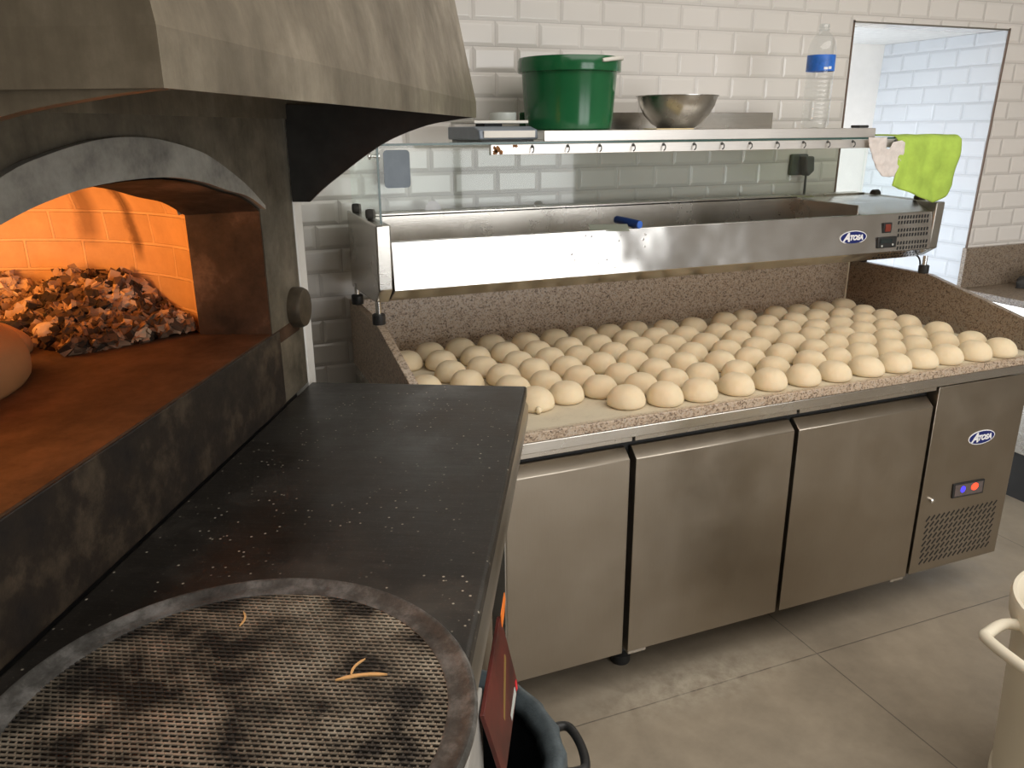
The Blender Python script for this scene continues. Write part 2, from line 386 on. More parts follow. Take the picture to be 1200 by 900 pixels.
M['pet']=glassy('clear_plastic',(.95,.96,.96),1.5,.06,1.3,.05,(.9,.9,.9))
M['blade']=glassy('steel_blade_plastic',(.7,.76,.7),1.5,.1,1,.55,(.42,.45,.38))

# ------------------------------------------------------------------ room shell
XL,XR,YF,YB,ZC=-3.0,3.4,-4.2,.87,2.75
w=MB()
w.box(XL-.1,1.385,YB,YB+.14,0,ZC)
w.box(1.385,XR+.1,YB,YB+.14,1.925,ZC)
w.prism([(2.214,1.925),(2.128,0),(XR+.1,0),(XR+.1,1.925)],'y',YB,YB+.14)
struct(w.build('wall_back',M['tile_x'],smooth=0))
struct(MB().box(XL-.1,XL,YF,YB,0,ZC).build('wall_left',M['paint'],smooth=0))
struct(MB().box(XR,XR+.1,YF,YB,0,ZC).build('wall_right',M['paint_dark'],smooth=0))
w=MB()   # front wall with the big glazed shop front opening
WX0,WX1,WZ0,WZ1=.1,2.75,.25,2.35
w.box(XL-.1,WX0,YF-.12,YF,0,ZC).box(WX1,XR+.1,YF-.12,YF,0,ZC).box(WX0,WX1,YF-.12,YF,0,WZ0).box(WX0,WX1,YF-.12,YF,WZ1,ZC)
struct(w.build('wall_front',M['paint_dark'],smooth=0))
struct(MB().box(XL-.1,XR+.1,YF-.12,2.2,-.1,0).build('floor',M['floor'],smooth=0))
struct(MB().box(XL-.1,XR+.1,YF-.12,YB+.14,ZC,ZC+.1).build('ceiling',M['ceiling'],smooth=0))
# window frame (behind the camera)
w=MB()
for x in (WX0,WX0+1.31,WX1-.06): w.box(x,x+.06,YF-.09,YF-.03,WZ0,WZ1)
for z in (WZ0,WZ1-.06): w.box(WX0,WX1,YF-.085,YF-.035,z,z+.06)
struct(w.build('window_1',M['black'],smooth=0))
# passage behind the opening
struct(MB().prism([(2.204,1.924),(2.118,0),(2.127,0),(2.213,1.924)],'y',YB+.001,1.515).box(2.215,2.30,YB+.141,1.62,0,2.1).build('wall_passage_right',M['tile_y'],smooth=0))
struct(MB().box(.3,2.3,1.515,1.62,0,2.1).build('wall_passage_back',M['plaster'],smooth=0))
struct(MB().box(.3,2.3,YB+.141,1.62,1.925,2.1).build('wall_passage_top',M['ceiling'],smooth=0))
# dark metal corner trims round the opening
struct(MB().prism([(2.210,1.93),(2.203,1.93),(2.117,0),(2.124,0)],'y',YB-.003,YB+.004).build('trim_1',M['brown_trim'],smooth=0))
struct(MB().box(1.381,1.388,YB-.003,YB+.004,0,1.93).build('trim_2',M['brown_trim'],smooth=0))
struct(MB().box(1.381,2.208,YB-.003,YB+.004,1.921,1.927).build('trim_3',M['steel_dull'],smooth=0))

# ------------------------------------------------------------------ light
wd=bpy.data.worlds.new('world'); SC.world=wd; wd.use_nodes=True
wd.node_tree.nodes['Background'].inputs[0].default_value=(.75,.86,1,1); wd.node_tree.nodes['Background'].inputs[1].default_value=1.2
def area(name,loc,rot,sx,sy,power,col,spread=None):
    l=bpy.data.lights.new(name,'AREA'); l.shape='RECTANGLE'; l.size=sx; l.size_y=sy; l.energy=power; l.color=col
    if spread: l.spread=spread
    o=bpy.data.objects.new(name,l); COL.objects.link(o); o.location=loc; o.rotation_euler=rot; return o
LK=1.0
area('window_daylight',((WX0+WX1)/2,YF-.14,1.3),(PI/2,0,0),WX1-WX0,WZ1-WZ0,78*LK,(1,.97,.93))
area('ceiling_fill',(.5,-1.6,ZC-.02),(0,0,0),3.2,2.2,62*LK,(1,.955,.90))  # added overhead fill light, no fixture known there
area('passage_daylight',(.72,1.22,1.0),(0,-PI/2,.85),1.7,.40,14*LK,(.76,.86,1))
area('passage_daylight_low',(.95,1.26,.75),(PI/2,0,-2.25),.5,1.2,9*LK,(.74,.85,1))
def point(name,loc,power,col,r):
    l=bpy.data.lights.new(name,'POINT'); l.energy=power; l.color=col; l.shadow_soft_size=r
    o=bpy.data.objects.new(name,l); COL.objects.link(o); o.location=loc; return o

# ------------------------------------------------------------------ pizza oven (x runs along its front towards the viewer, y outwards)
TH=math.radians(26.7); OA=Vector((-math.sin(TH),-math.cos(TH),0)); ON=Vector((math.cos(TH),-math.sin(TH),0)); O0=Vector((-.794,.147,0))
ROT=math.atan2(-math.cos(TH),-math.sin(TH))
def ow(a,n,z=0): return O0+OA*a+ON*n+Vector((0,0,z))
oven=thing('pizza_oven','sooty wood-fired pizza oven with a glowing arched mouth','oven',O0,ROT)
A0,A1,AC=.185,1.095,.64
SILL=1.16
inner=[(.185,1.408),(.26,1.438),(.344,1.455),(.43,1.474),(.515,1.486),(.58,1.490),(.64,1.491)]
inner+= [(2*AC-a,z) for a,z in inner[-2::-1]]
outer=[(.185,1.415),(.27,1.462),(.393,1.511),(.47,1.529),(.549,1.541),(.60,1.545),(.64,1.546)]
outer+= [(2*AC-a,z) for a,z in outer[-2::-1]]
inner=smoothpoly(inner,5); outer=smoothpoly(outer,5)
FW=1.285
def facade():
    b=MB()
    def strip(poly): b.prism(poly,'y',-.035,0)
    # the sheet with the arched opening: two jambs, the head above the arch
    b.prism([(0.004,1.0),(0.0,1.62),(A0,1.62)]+[(A0,SILL-.03),(.215,SILL-.03),(.215,1.0)],'y',-.035,0) if False else None
    vs=[];fs=[]
    top=[(a,1.62) for a,z in inner]
    n=len(inner)
    for y in (0,-.035):
        vs+=[(a,y,z) for a,z in inner]+[(a,y,z) for a,z in top]
    for i in range(n-1):
        fs.append((i,i+1,n+i+1,n+i)); fs.append((2*n+i,3*n+i,3*n+i+1,2*n+i+1)); fs.append((i,2*n+i,2*n+i+1,i+1))
    b.add(vs,fs)
    b.box(.006,A0,-.035,0,1.0,1.62); b.box(A1,FW,-.035,0,1.0,1.62)
    return b
facade().build('facade',M['facade'],oven,smooth=20)
# band round the arch
b=MB(); n=len(inner); vs=[];fs=[]
for y in (0,.012): vs+=[(a,y,z) for a,z in inner]+[(a,y,z) for a,z in outer]
for i in range(n-1):
    fs+= [(2*n+i,2*n+i+1,3*n+i+1,3*n+i),(i,i+1,2*n+i+1,2*n+i),(n+i,3*n+i,3*n+i+1,n+i+1)]
b.add(vs,fs); b.build('arch_band',M['arch'],oven,smooth=30)
MB().box(A0-.03,FW,-.03,.004,1.0,SILL-.002).build('sill_plate',M['sill'],oven,bevel=.002)
# hearth stone that runs from the sill deep into the chamber
MB().box(.03,1.26,-1.16,.002,SILL-.03,SILL).build('hearth',M['hearth'],oven,bevel=.004)
# tunnel behind the facade
b=MB(); prof=[(A0+.003,SILL-.01)]+[(a+(.003 if a<AC else -.003)*(1 if abs(a-AC)>.1 else 0),z-.003) for a,z in inner]+[(A1-.003,SILL-.01)]
no=len(prof); ctr=Vector((AC,1.30)); vs=[];fs=[]
for y in (-.001,-.145):
    k=0 if y>-.1 else .012
    for a,z in prof: vs.append((a+(k if a<AC else -k)*(1 if abs(a-AC)>.3 else abs(a-AC)/.3),y,z-k*.6))
for y in (-.145,-.001):
    for a,z in prof:
        d=(Vector((a,z))-ctr).normalized(); vs.append((a+d.x*.05,y,z+d.y*.05))
for r in range(3):
    for i in range(no-1): fs.append((r*no+i,r*no+i+1,(r+1)*no+i+1,(r+1)*no+i))
b.add(vs,fs); b.build('mouth_tunnel',M['soot'],oven,smooth=40)
# brick chamber with a domed roof, uv = (arc length, height)
CC=(AC,-.535); CR=.60
prof=[(CR,SILL-.01),(CR,1.22),(CR,1.28),(CR,1.34),(CR*.99,1.40),(CR*.95,1.46),(CR*.87,1.515),(CR*.74,1.555),(CR*.55,1.58),(CR*.3,1.595),(0.001,1.60)]
arc=[0]
for i in range(1,len(prof)): arc.append(arc[-1]+math.hypot(prof[i][0]-prof[i-1][0],prof[i][1]-prof[i-1][1]))
NS=96; vs=[];fs=[];uvs=[]
for i,(r,z) in enumerate(prof):
    for k in range(NS+1):
        t=2*PI*k/NS; vs.append((CC[0]+r*math.cos(t),min(CC[1]+r*math.sin(t),-.148),z)); uvs.append((t*CR+10,arc[i]+.088*10+.03))
for i in range(len(prof)-1):
    for k in range(NS):
        q=(i*(NS+1)+k,i*(NS+1)+k+1,(i+1)*(NS+1)+k+1,(i+1)*(NS+1)+k)
        if all(vs[j][1]>-.149 for j in q) : continue
        fs.append(q)
me=bpy.data.meshes.new('fire_chamber'); me.from_pydata(vs,[],fs); ul=me.uv_layers.new(name='UVMap')
for lp in me.loops: ul.data[lp.index].uv=uvs[lp.vertex_index]
me.polygons.foreach_set('use_smooth',[True]*len(me.polygons)); me.materials.append(M['brick'])
ch=bpy.data.objects.new('fire_chamber',me); COL.objects.link(ch); ch.parent=oven
# pale brick edge where chamber and tunnel meet
# casing around the chamber
b=MB(); b.box(.004,.02,-1.2,-.036,1.0,1.62).box(1.265,1.281,-1.2,-.036,1.0,1.62).box(.004,1.281,-1.216,-1.2,1.0,1.62).box(.004,1.281,-1.2,-.036,1.604,1.62).box(.004,1.281,-1.2,-.036,1.0,1.12)
b.build('casing',M['casing'],oven,smooth=0)
MB().box(.004,1.281,-1.2,-.03,.0,1.0).build('oven_base',M['casing'],oven,smooth=0)
MB().box(-.052,-.004,-1.0,.0,0,1.60).build('side_panel',M['white_casing'],oven,bevel=.003)
MB().lathe([(0.001,.0),(.044,.0),(.044,.018),(.040,.026),(.034,.028),(0.001,.029)],40,(.052,0,1.186),'y').build('round_cover',M['cap'],oven,smooth=40)
b=MB()
for z in (1.435,1.34): b.lathe([(.006,0),(.006,.003),(.003,.005)],10,(.03,0,z),'y')

# ------------------------------------------------------------------ smoke hood over the mouth
hood=thing('extractor_hood','smoke-stained sheet metal hood jutting out over the oven mouth','hood',ow(0,0,1.575),ROT)
b=MB(); HZ=1.575
rings=[(0.0,1.283,.400,0),(0.0,1.283,.400,.030),(.021,1.262,.364,.220),(.095,1.188,.245,.85),(.15,1.13,.22,1.15)]
vs=[];fs=[]
for a0,a1,n1,z in rings: vs+=[(a0,.006,z),(a0,n1,z),(a1,n1,z),(a1,.006,z)]
for i in range(len(rings)-1):
    for k in range(4): fs.append((4*i+k,4*i+(k+1)%4,4*i+4+(k+1)%4,4*i+4+k))
b.add(vs,fs); b.build('canopy',M['hood'],hood,solid=.003,smooth=0)
g=[(0,.028),(0,-.168),(.041,-.168)]
g+=[(x,z-HZ) for x,z in smoothpoly([(.041,1.407),(.075,1.436),(.111,1.462),(.169,1.502),(.225,1.534),(.298,1.560),(.36,1.571),(.396,1.575)],4)]
g+=[(.396,.028)]
g[0]=(.004,.028); g[1]=(.004,-.168)
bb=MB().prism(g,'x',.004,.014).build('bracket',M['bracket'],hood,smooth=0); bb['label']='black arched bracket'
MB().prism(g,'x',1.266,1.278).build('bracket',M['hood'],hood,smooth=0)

# ------------------------------------------------------------------ stone-topped work table in front of the oven
tb=thing('work_table','steel work table with black flour-dusted stone top in front of the oven','table',ow(.75,.25),ROT)
def off(o): o.location=(-.75,-.25,0); return o
off(MB().box(.0,1.62,.006,.505,.972,1.0).build('stone_top',M['slate'],tb,bevel=.006,seg=3))
rim=[(.490,.972),(.500,.970),(.508,.955),(.508,.925),(.503,.915),(.503,.908),(.498,.902),(.498,.8735),(.484,.8725),(.476,.8725),(.476,.972)]
off(MB().prism(rim,'x',.006,1.615).build('edge_rail',M['steel_dull'],tb,smooth=30))
off(MB().box(.12,.144,.03,.476,.868,.972).box(1.59,1.615,.03,.476,.868,.972).box(.03,1.59,.012,.03,.868,.972).build('frame',M['steel_dull'],tb))
off(MB().box(.86,1.60,.490,.5035,.52,.872).build('side_panel',M['light_grey'],tb,bevel=.002))
for a in (.03,1.555):
    for n_ in (.05,.425):
        off(MB().box(a,a+.035,n_,n_+.035,0,.868).build('leg',M['steel_dull'],tb,bevel=.003))

# ------------------------------------------------------------------ round mesh tray
SA,SN,SR=1.086,.284,.243
tr=thing('mesh_tray','large round blackened wire mesh pizza tray lying on the stone top','tray',ow(SA,SN,1.0),ROT)
b=MB(); b.lathe([(SR-.030,.0045),(SR-.028,.0015),(SR-.004,.0),(SR,.004),(SR,.009),(SR-.003,.0125),(SR-.008,.012),(SR-.012,.0085),(SR-.026,.008),(SR-.030,.0065)],96,cap=False)
b.f=[f for f in b.f]; n=96; k=len(b.v)//n
b.f+=[((k-1)*n+i,(k-1)*n+(i+1)%n,(i+1)%n,i) for i in range(n)]
b.build('rim',M['mesh_rim'],tr,smooth=50)
b=MB(); R2=SR-.026; PX=.0063; PY=.0080; i=0
y=-R2
x=-R2
row=0
while x<R2:
    hw=math.sqrt(max(R2*R2-x*x,0)); 
    ph=(row%2)*PY/2
    j0=int(math.floor(-hw/PY))-1
    for j in range(j0,-j0+2):
        yc=j*PY+ph
        if abs(yc)>hw: continue
        dz=random.uniform(-.0002,.0002)
        # strand: tilted flat strip along y, bridged to the next row at its ends
        l=PY*.47
        b.box(x-.0013,x+.0013,yc-l,yc+l,.0048+dz,.0062+dz)
        yb=yc+PY/2; b.add([(x,yb-.0010,.0052),(x,yb+.0010,.0052),(x+PX,yb+.0010,.0044),(x+PX,yb-.0010,.0044)],[(0,1,2,3)])
    x+=PX; row+=1
b.build('wire_mesh',M['mesh'],tr,smooth=0)
# splinters on the mesh
def sliver(name,label,p,q,w,z,bend=.004):
    P=Vector(p);Q=Vector(q); d=(Q-P); pr=Vector((-d.y,d.x)).normalized()
    b=MB(); up=[];lo=[]
    K=7
    for i in range(K):
        t=i/(K-1); c=P+d*t+pr*(bend*math.sin(t*PI)); ww=w*(1-abs(2*t-1)**2.2*.8)*(1+.25*math.sin(9*t))
        up.append(c+pr*ww); lo.append(c-pr*ww)
    vs=[];fs=[]
    for zz in (0,.0016):
        vs+=[(v.x,v.y,zz) for v in up]+[(v.x,v.y,zz) for v in lo]
    for i in range(K-1):
        fs+=[(2*K+i,2*K+i+1,3*K+i+1,3*K+i),(i,K+i,K+i+1,i+1),(i,i+1,2*K+i+1,2*K+i),(K+i,3*K+i,3*K+i+1,K+i+1)]
    fs+=[(0,2*K,3*K,K),(K-1,2*K-1,4*K-1,3*K-1)]
    b.add(vs,fs); o=b.build(name,M['straw'],smooth=0)
    o.location=ow(SA,SN,z); o.rotation_euler=(0,0,ROT); return tag(o,label,'wood splinter')
def rel(a,n): return (a-SA,n-SN)
sliver('wood_splinter','longer straw-coloured splinter lying across the right of the mesh tray',rel(1.029,.372),rel(1.016,.424),.0026,1.0064)
sliver('wood_splinter','short thin straw-coloured splinter touching the longer one on the mesh tray',rel(1.021,.386),rel(.992,.394),.0014,1.0064)
sliver('wood_splinter','tiny brown sliver near the far rim of the mesh tray',rel(.916,.226),rel(.944,.233),.0012,1.0064)

# ------------------------------------------------------------------ fire bed, loaves
def heap():
    b=MB(); rnd=random.Random(3)
    # heap along the far right wall of the chamber: mound + shards
    def hgt(t,r):   # t angle, r radius from chamber centre
        k=max(0,min(1,(r-.36)/.17)); 
        e=min(1,max(0,(t-T0)/.42))*min(1,max(0,(T1-t)/.6))
        return .10*k*(e**.8)*(1+.18*math.sin(9*t+1)+.15*math.sin(23*t+1))
    T0,T1=2.44,4.3
    NT,NR=70,16
    vs=[];fs=[]
    for i in range(NT+1):
        t=T0+(T1-T0)*i/NT
        for j in range(NR+1):
            r=.34+(CR-.35)*j/NR
            p=Vector((CC[0]+r*math.cos(t),min(CC[1]+r*math.sin(t),-.15),0))
            p.z=SILL+.0005+hgt(t,r)*.75+min(1,hgt(t,r)/.02)*.012*max(0,noise.noise(p*26)); vs.append(p)
    for i in range(NT):
        for j in range(NR):
            a=i*(NR+1)+j
            if max(vs[q_].z for q_ in (a,a+1,a+NR+2,a+NR+1))>SILL+.014: fs.append((a,a+1,a+NR+2,a+NR+1))
    b.add(vs,fs)
    for q in range(3800):
        t=T0+.02+(T1-T0-.04)*rnd.random()**1.35; r=.35+.235*rnd.random()**.8
        s=rnd.choice((.004,.006,.008,.010,.014))*rnd.uniform(.8,1.25)
        c=Vector((CC[0]+r*math.cos(t),min(CC[1]+r*math.sin(t),-.16),SILL+hgt(t,r)*.78+rnd.uniform(.0,.014)+s*.2))
        Mx=Matrix.Translation(c)@Matrix.Rotation(rnd.uniform(0,6.3),4,'Z')@Matrix.Rotation(rnd.uniform(-1,1),4,'X')@Matrix.Rotation(rnd.uniform(-1,1),4,'Y')
        pts=[Vector((x*s*rnd.uniform(.5,1.2),y*s*rnd.uniform(.4,1),z*s*rnd.uniform(.2,.6))) for x in (-1,1) for y in (-1,1) for z in (-1,1)]
        b.add([Mx@p for p in pts],[(0,1,3,2),(4,6,7,5),(0,4,5,1),(2,3,7,6),(0,2,6,4),(1,5,7,3)])
    return b
h=heap().build('ash_heap',M['ash'],None,smooth=0)
h.location=O0; h.rotation_euler=(0,0,ROT); tag(h,'heap of pale ash and burnt crumbs along the back wall inside the oven','ash',kind='stuff')
def lump(name,label,cat,a,n_,z,sx,sy,sz,rz,mat,seed,amp=.35,group=None,flat=False):
    bm=bmesh.new(); bmesh.ops.create_icosphere(bm,subdivisions=5 if flat else 3,radius=1)
    for v in bm.verts:
        p=v.co.copy(); d=1+amp*noise.noise(p*1.3+Vector((seed*7.1,seed*3.3,0)))+amp*.5*noise.noise(p*3.1+Vector((seed,seed*2,9)))
        v.co=Vector((p.x*sx*d,p.y*sy*d,p.z*sz*d))
        if flat and v.co.z<-.25*sz: v.co.z=-.25*sz
    me=bpy.data.meshes.new(name); bm.to_mesh(me); bm.free(); me.materials.append(mat)
    me.polygons.foreach_set('use_smooth',[True]*len(me.polygons))
    if amp>.2: me.set_sharp_from_angle(angle=math.radians(28))
    o=bpy.data.objects.new(name,me); COL.objects.link(o)
    zmin=min(v.co.z for v in me.vertices)
    o.location=ow(a,n_,z-zmin); o.rotation_euler=(0,0,ROT+rz); return tag(o,label,cat,group)
coals=[(.085,-.47,1.225,.034,.016,.018,.4,'upright charred chip at the crest of the ash heap, against the bricks'),
(.13,-.40,1.205,.040,.018,.018,1.1,'charred stick in the middle of the ash heap, right of the crest'),
(.20,-.44,1.185,.045,.018,.016,.2,'charcoal lump on the front slope below the crest of the ash heap'),
(.27,-.50,1.165,.05,.02,.017,2.0,'broad charcoal lump just behind the two loaves'),
(.15,-.31,1.185,.030,.014,.014,.9,'small charcoal lump on the right slope of the ash heap'),
(.22,-.36,1.165,.036,.018,.014,2.4,'charcoal lump at the right foot of the ash heap'),
(.20,-.58,1.185,.036,.016,.014,.6,'dark charcoal lump at the left end of the visible ash heap'),
(.12,-.36,1.225,.022,.014,.012,1.9,'little black crumb of charcoal topping the right half of the ash heap')]
for i,(a,n_,z,sx,sy,sz,rz,lb) in enumerate(coals):
    lump('charcoal_lump',lb,'charcoal',a,n_,z,sx,sy,sz,rz,M['charcoal'],i+1,group='charcoal on the ash heap')
lump('ash_clod','rounded pale clod at the front foot of the ash heap in the oven','ash clod',.275,-.415,1.161,.030,.026,.020,.3,M['ash_white'],21,.12)
lump('loaf','front smooth domed loaf on the hearth at the left of the oven mouth','bread',.66,-.40,SILL,.245,.135,.108,.0,M['bread'],31,.03,flat=True)
lump('loaf','second loaf lying behind the front one, only its round end showing','bread',.46,-.56,SILL,.20,.070,.066,-.885,M['bread'],32,.03,flat=True)
point('fire_glow',ow(.98,-.62,1.36),19,(1,.42,.10),.10)
point('ember_glow',ow(.42,-.62,1.42),4,(1,.44,.11),.12)

# ------------------------------------------------------------------ refrigerated counter (world coordinates from here on)
def Wd(o): o.location=-o.parent.location; return o
CXL,CXR=-.567,1.457
ct=thing('refrigerated_counter','long stainless steel three-door refrigerated counter under the dough balls','refrigerator',(.445,.4,0))
Wd(MB().box(CXL,CXR,.055,.80,.14,.809).build('body',M['steel_dull'],ct,bevel=.002))
Wd(MB().box(CXL+.02,1.056,.040,.054,.142,.782).build('door_gasket',M['gasket'],ct,smooth=0))
Wd(MB().box(CXL,CXR,-.032,.80,.8095,.837).build('top_frame',M['steel_lip'],ct,bevel=.002))
b=MB()
for x0,x1 in ((-.548,-.012),(-.004,.519),(.528,1.052)): b.box(x0,x1,.004,.054,.782,.801)
Wd(b.build('top_rail',M['steel'],ct,bevel=.0015))
zt,zb=.7326,.14
for x0,x1 in ((-.533,-.018),(0,.515),(.5306,1.0448)):
    poly=[(0,zb),(0,zt),(.030,zt+.026),(.039,zt+.026),(.039,zb)]
    Wd(MB().prism(poly,'x',x0,x1).build('door',M['steel_door'],ct,bevel=.0015))
for x0,x1 in ((.004,.062),(.985,1.04)):
    Wd(MB().box(x0,x1,.004,.04,.128,.1395).build('hinge',M['chrome'],ct,bevel=.001))
pn=Wd(MB().box(1.0586,CXR,0,.05,.142,.7927).build('machine_panel',M['steel_door'],ct,bevel=.0015))
# slanted ventilation slots of the panel
b=MB(); rows=8; cols=15
for i in range(rows):
    for j in range(cols):
        x=1.098+j*.0218+(i%2)*0; z=.338-i*.0225
        if x>1.43: continue
        c=Vector((x+.006,0,z)); d=Vector((.0075,0,.0085)); w_=Vector((.0022,0,-.0020))
        q=[c-d-w_,c-d+w_,c+d+w_,c+d-w_]
        b.add([(p.x,-.0006,p.z) for p in q]+[(p.x,.002,p.z) for p in q],[(0,1,2,3),(0,4,5,1),(1,5,6,2),(2,6,7,3),(3,7,4,0)])
b.build('vent_slots',M['gasket'],pn,smooth=0)
def oval(cx,cz,rx,rz,y,mat,name,parent,t=.0016):
    b=MB(); n=40
    vs=[(cx+rx*math.cos(2*PI*k/n),yy,cz+rz*math.sin(2*PI*k/n)) for yy in (y,y-t) for k in range(n)]
    b.add(vs,[tuple(range(n)),tuple(range(2*n-1,n-1,-1))]+[(k,(k+1)%n,n+(k+1)%n,n+k) for k in range(n)])
    return b.build(name,mat,parent,smooth=30)
def badge(cx,cz,rx,rz,y,parent):
    o=oval(cx,cz,rx,rz,y,M['white_ink'],'badge',parent,.0016); o['label']='blue oval maker badge with white lettering'
    q=oval(cx,cz,rx*.94,rz*.88,y-.0014,M['navy'],'badge_field',o,.0008)
    t=textmesh('A',rz*1.75,M['white_ink'],'lettering',o,.32,.0003,.0018)
    t.rotation_euler=(PI/2,0,0); t.location=(cx-rx*.52,y-.0026,cz-.0*rz)
    t=textmesh('TOSA',rz*1.0,M['white_ink'],'lettering',o,.22,.0003,.0014)
    t.rotation_euler=(PI/2,0,0); t.location=(cx+rx*.20,y-.0026,cz-rz*.06)
    return o
badge(1.283,.596,.059,.024,0,pn)
dp=MB().prism([(1.190,.447),(1.333,.441),(1.335,.390),(1.194,.395)],'y',-.004,.002).build('display',M['black'],pn,bevel=.001)
MB().prism([(1.199,.4415),(1.326,.436),(1.328,.3955),(1.202,.4005)],'y',-.0046,-.0035).build('display_window',plain('display_window',(.12,.095,.09),.2),dp,smooth=0)
oval(1.236,.4215,.010,.011,-.0046,M['led_blue'],'blue_lamp',dp,.0008)
oval(1.289,.4225,.016,.0125,-.0046,M['led_red'],'red_lamp',dp,.0008)
MB().lathe([(.0085,0),(.0085,-.008),(.006,-.010),(.0015,-.0105)],20,(1.103,0,.406),'y').build('lock',M['chrome'],pn,smooth=40)
b0=None
for x,ys in ((.06,(.14,.70)),(1.02,(.48,.70)),(1.40,(.48,.70)),(-.50,(.14,.70))):
    for y in ys:
        b=MB(); b.lathe([(.028,0),(.030,.004),(.030,.03),(.020,.036),(.014,.04),(.014,.14)],24,(x,y,0))
        Wd(b.build('foot',M['black'],ct,smooth=40))

# ------------------------------------------------------------------ granite top with upstands
gw=thing('granite_worktop','speckled beige granite worktop with upstands, dusted with flour','worktop',(.445,.4,.837))
Wd(MB().box(CXL,CXR,-.03,.82,.8372,.862).build('slab',M['granite_flour'],gw,bevel=.002))
Wd(MB().box(CXL+.022,CXR-.022,.80,.82,.862,1.045).build('back_upstand',M['granite'],gw,bevel=.0015))
sp=[(-.03,.862),(-.03,.946),(.42,1.045),(.82,1.045),(.82,.862)]
Wd(MB().prism(sp,'x',CXL,CXL+.022).build('side_upstand',M['granite'],gw,bevel=.0015))
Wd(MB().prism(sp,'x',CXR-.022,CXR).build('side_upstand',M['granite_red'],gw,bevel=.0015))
Wd(MB().tube([(CXR-.0235,.7985,.862),(CXR-.0235,.7985,1.044)],.0035,8).build('seam',M['silicone'],gw))
b=MB()
b.box(CXL-.001,CXL+.0,.55,.56,.86,.90)

# ------------------------------------------------------------------ dough balls
DOUGH=[[(1.319,-0.000),(1.210,0.005),(1.095,0.010),(0.991,0.009),(0.885,0.010),(0.782,0.011),(0.661,0.012),(0.549,0.012),(0.436,0.017),(0.327,0.019),(0.206,0.017),(0.101,0.018),(-0.004,0.040)],
[(1.318,0.104),(1.218,0.126),(1.105,0.133),(0.988,0.123),(0.875,0.126),(0.769,0.115),(0.665,0.114),(0.531,0.112),(0.406,0.113),(0.293,0.133),(0.189,0.121),(0.088,0.118),(-0.025,0.143),(-0.131,0.137),(-0.230,0.114)],
[(1.327,0.237),(1.196,0.225),(1.095,0.234),(0.976,0.227),(0.875,0.243),(0.773,0.217),(0.642,0.212),(0.521,0.213),(0.420,0.218),(0.306,0.248),(0.198,0.225),(0.084,0.220),(-0.036,0.246),(-0.143,0.240),(-0.245,0.230)],
[(1.315,0.358),(1.197,0.340),(1.088,0.335),(0.987,0.327),(0.878,0.347),(0.770,0.318),(0.626,0.313),(0.518,0.323),(0.396,0.327),(0.299,0.358),(0.186,0.326),(0.086,0.344),(-0.025,0.346),(-0.126,0.358),(-0.227,0.344),(-0.339,0.337),(-0.465,0.328)],
[(1.311,0.459),(1.197,0.441),(1.090,0.443),(0.969,0.429),(0.871,0.457),(0.749,0.423),(0.632,0.419),(0.512,0.424),(0.397,0.440),(0.285,0.460),(0.180,0.436),(0.065,0.444),(-0.036,0.447),(-0.137,0.458),(-0.255,0.442),(-0.356,0.438)],
[(1.312,0.560),(1.194,0.543),(1.087,0.556),(0.985,0.552),(0.869,0.559),(0.745,0.529),(0.633,0.521),(0.504,0.525),(0.394,0.541),(0.295,0.561),(0.178,0.539),(0.078,0.556),(-0.033,0.549),(-0.133,0.567),(-0.234,0.565),(-0.347,0.559),(-0.443,0.597)],
[(1.317,0.666),(1.201,0.652),(1.092,0.661),(0.984,0.653),(0.847,0.658),(0.743,0.639),(0.604,0.628),(0.498,0.636),(0.386,0.662),(0.285,0.662),(0.184,0.653),(0.083,0.666),(-0.026,0.655),(-0.137,0.678),(-0.247,0.670),(-0.354,0.661)]]

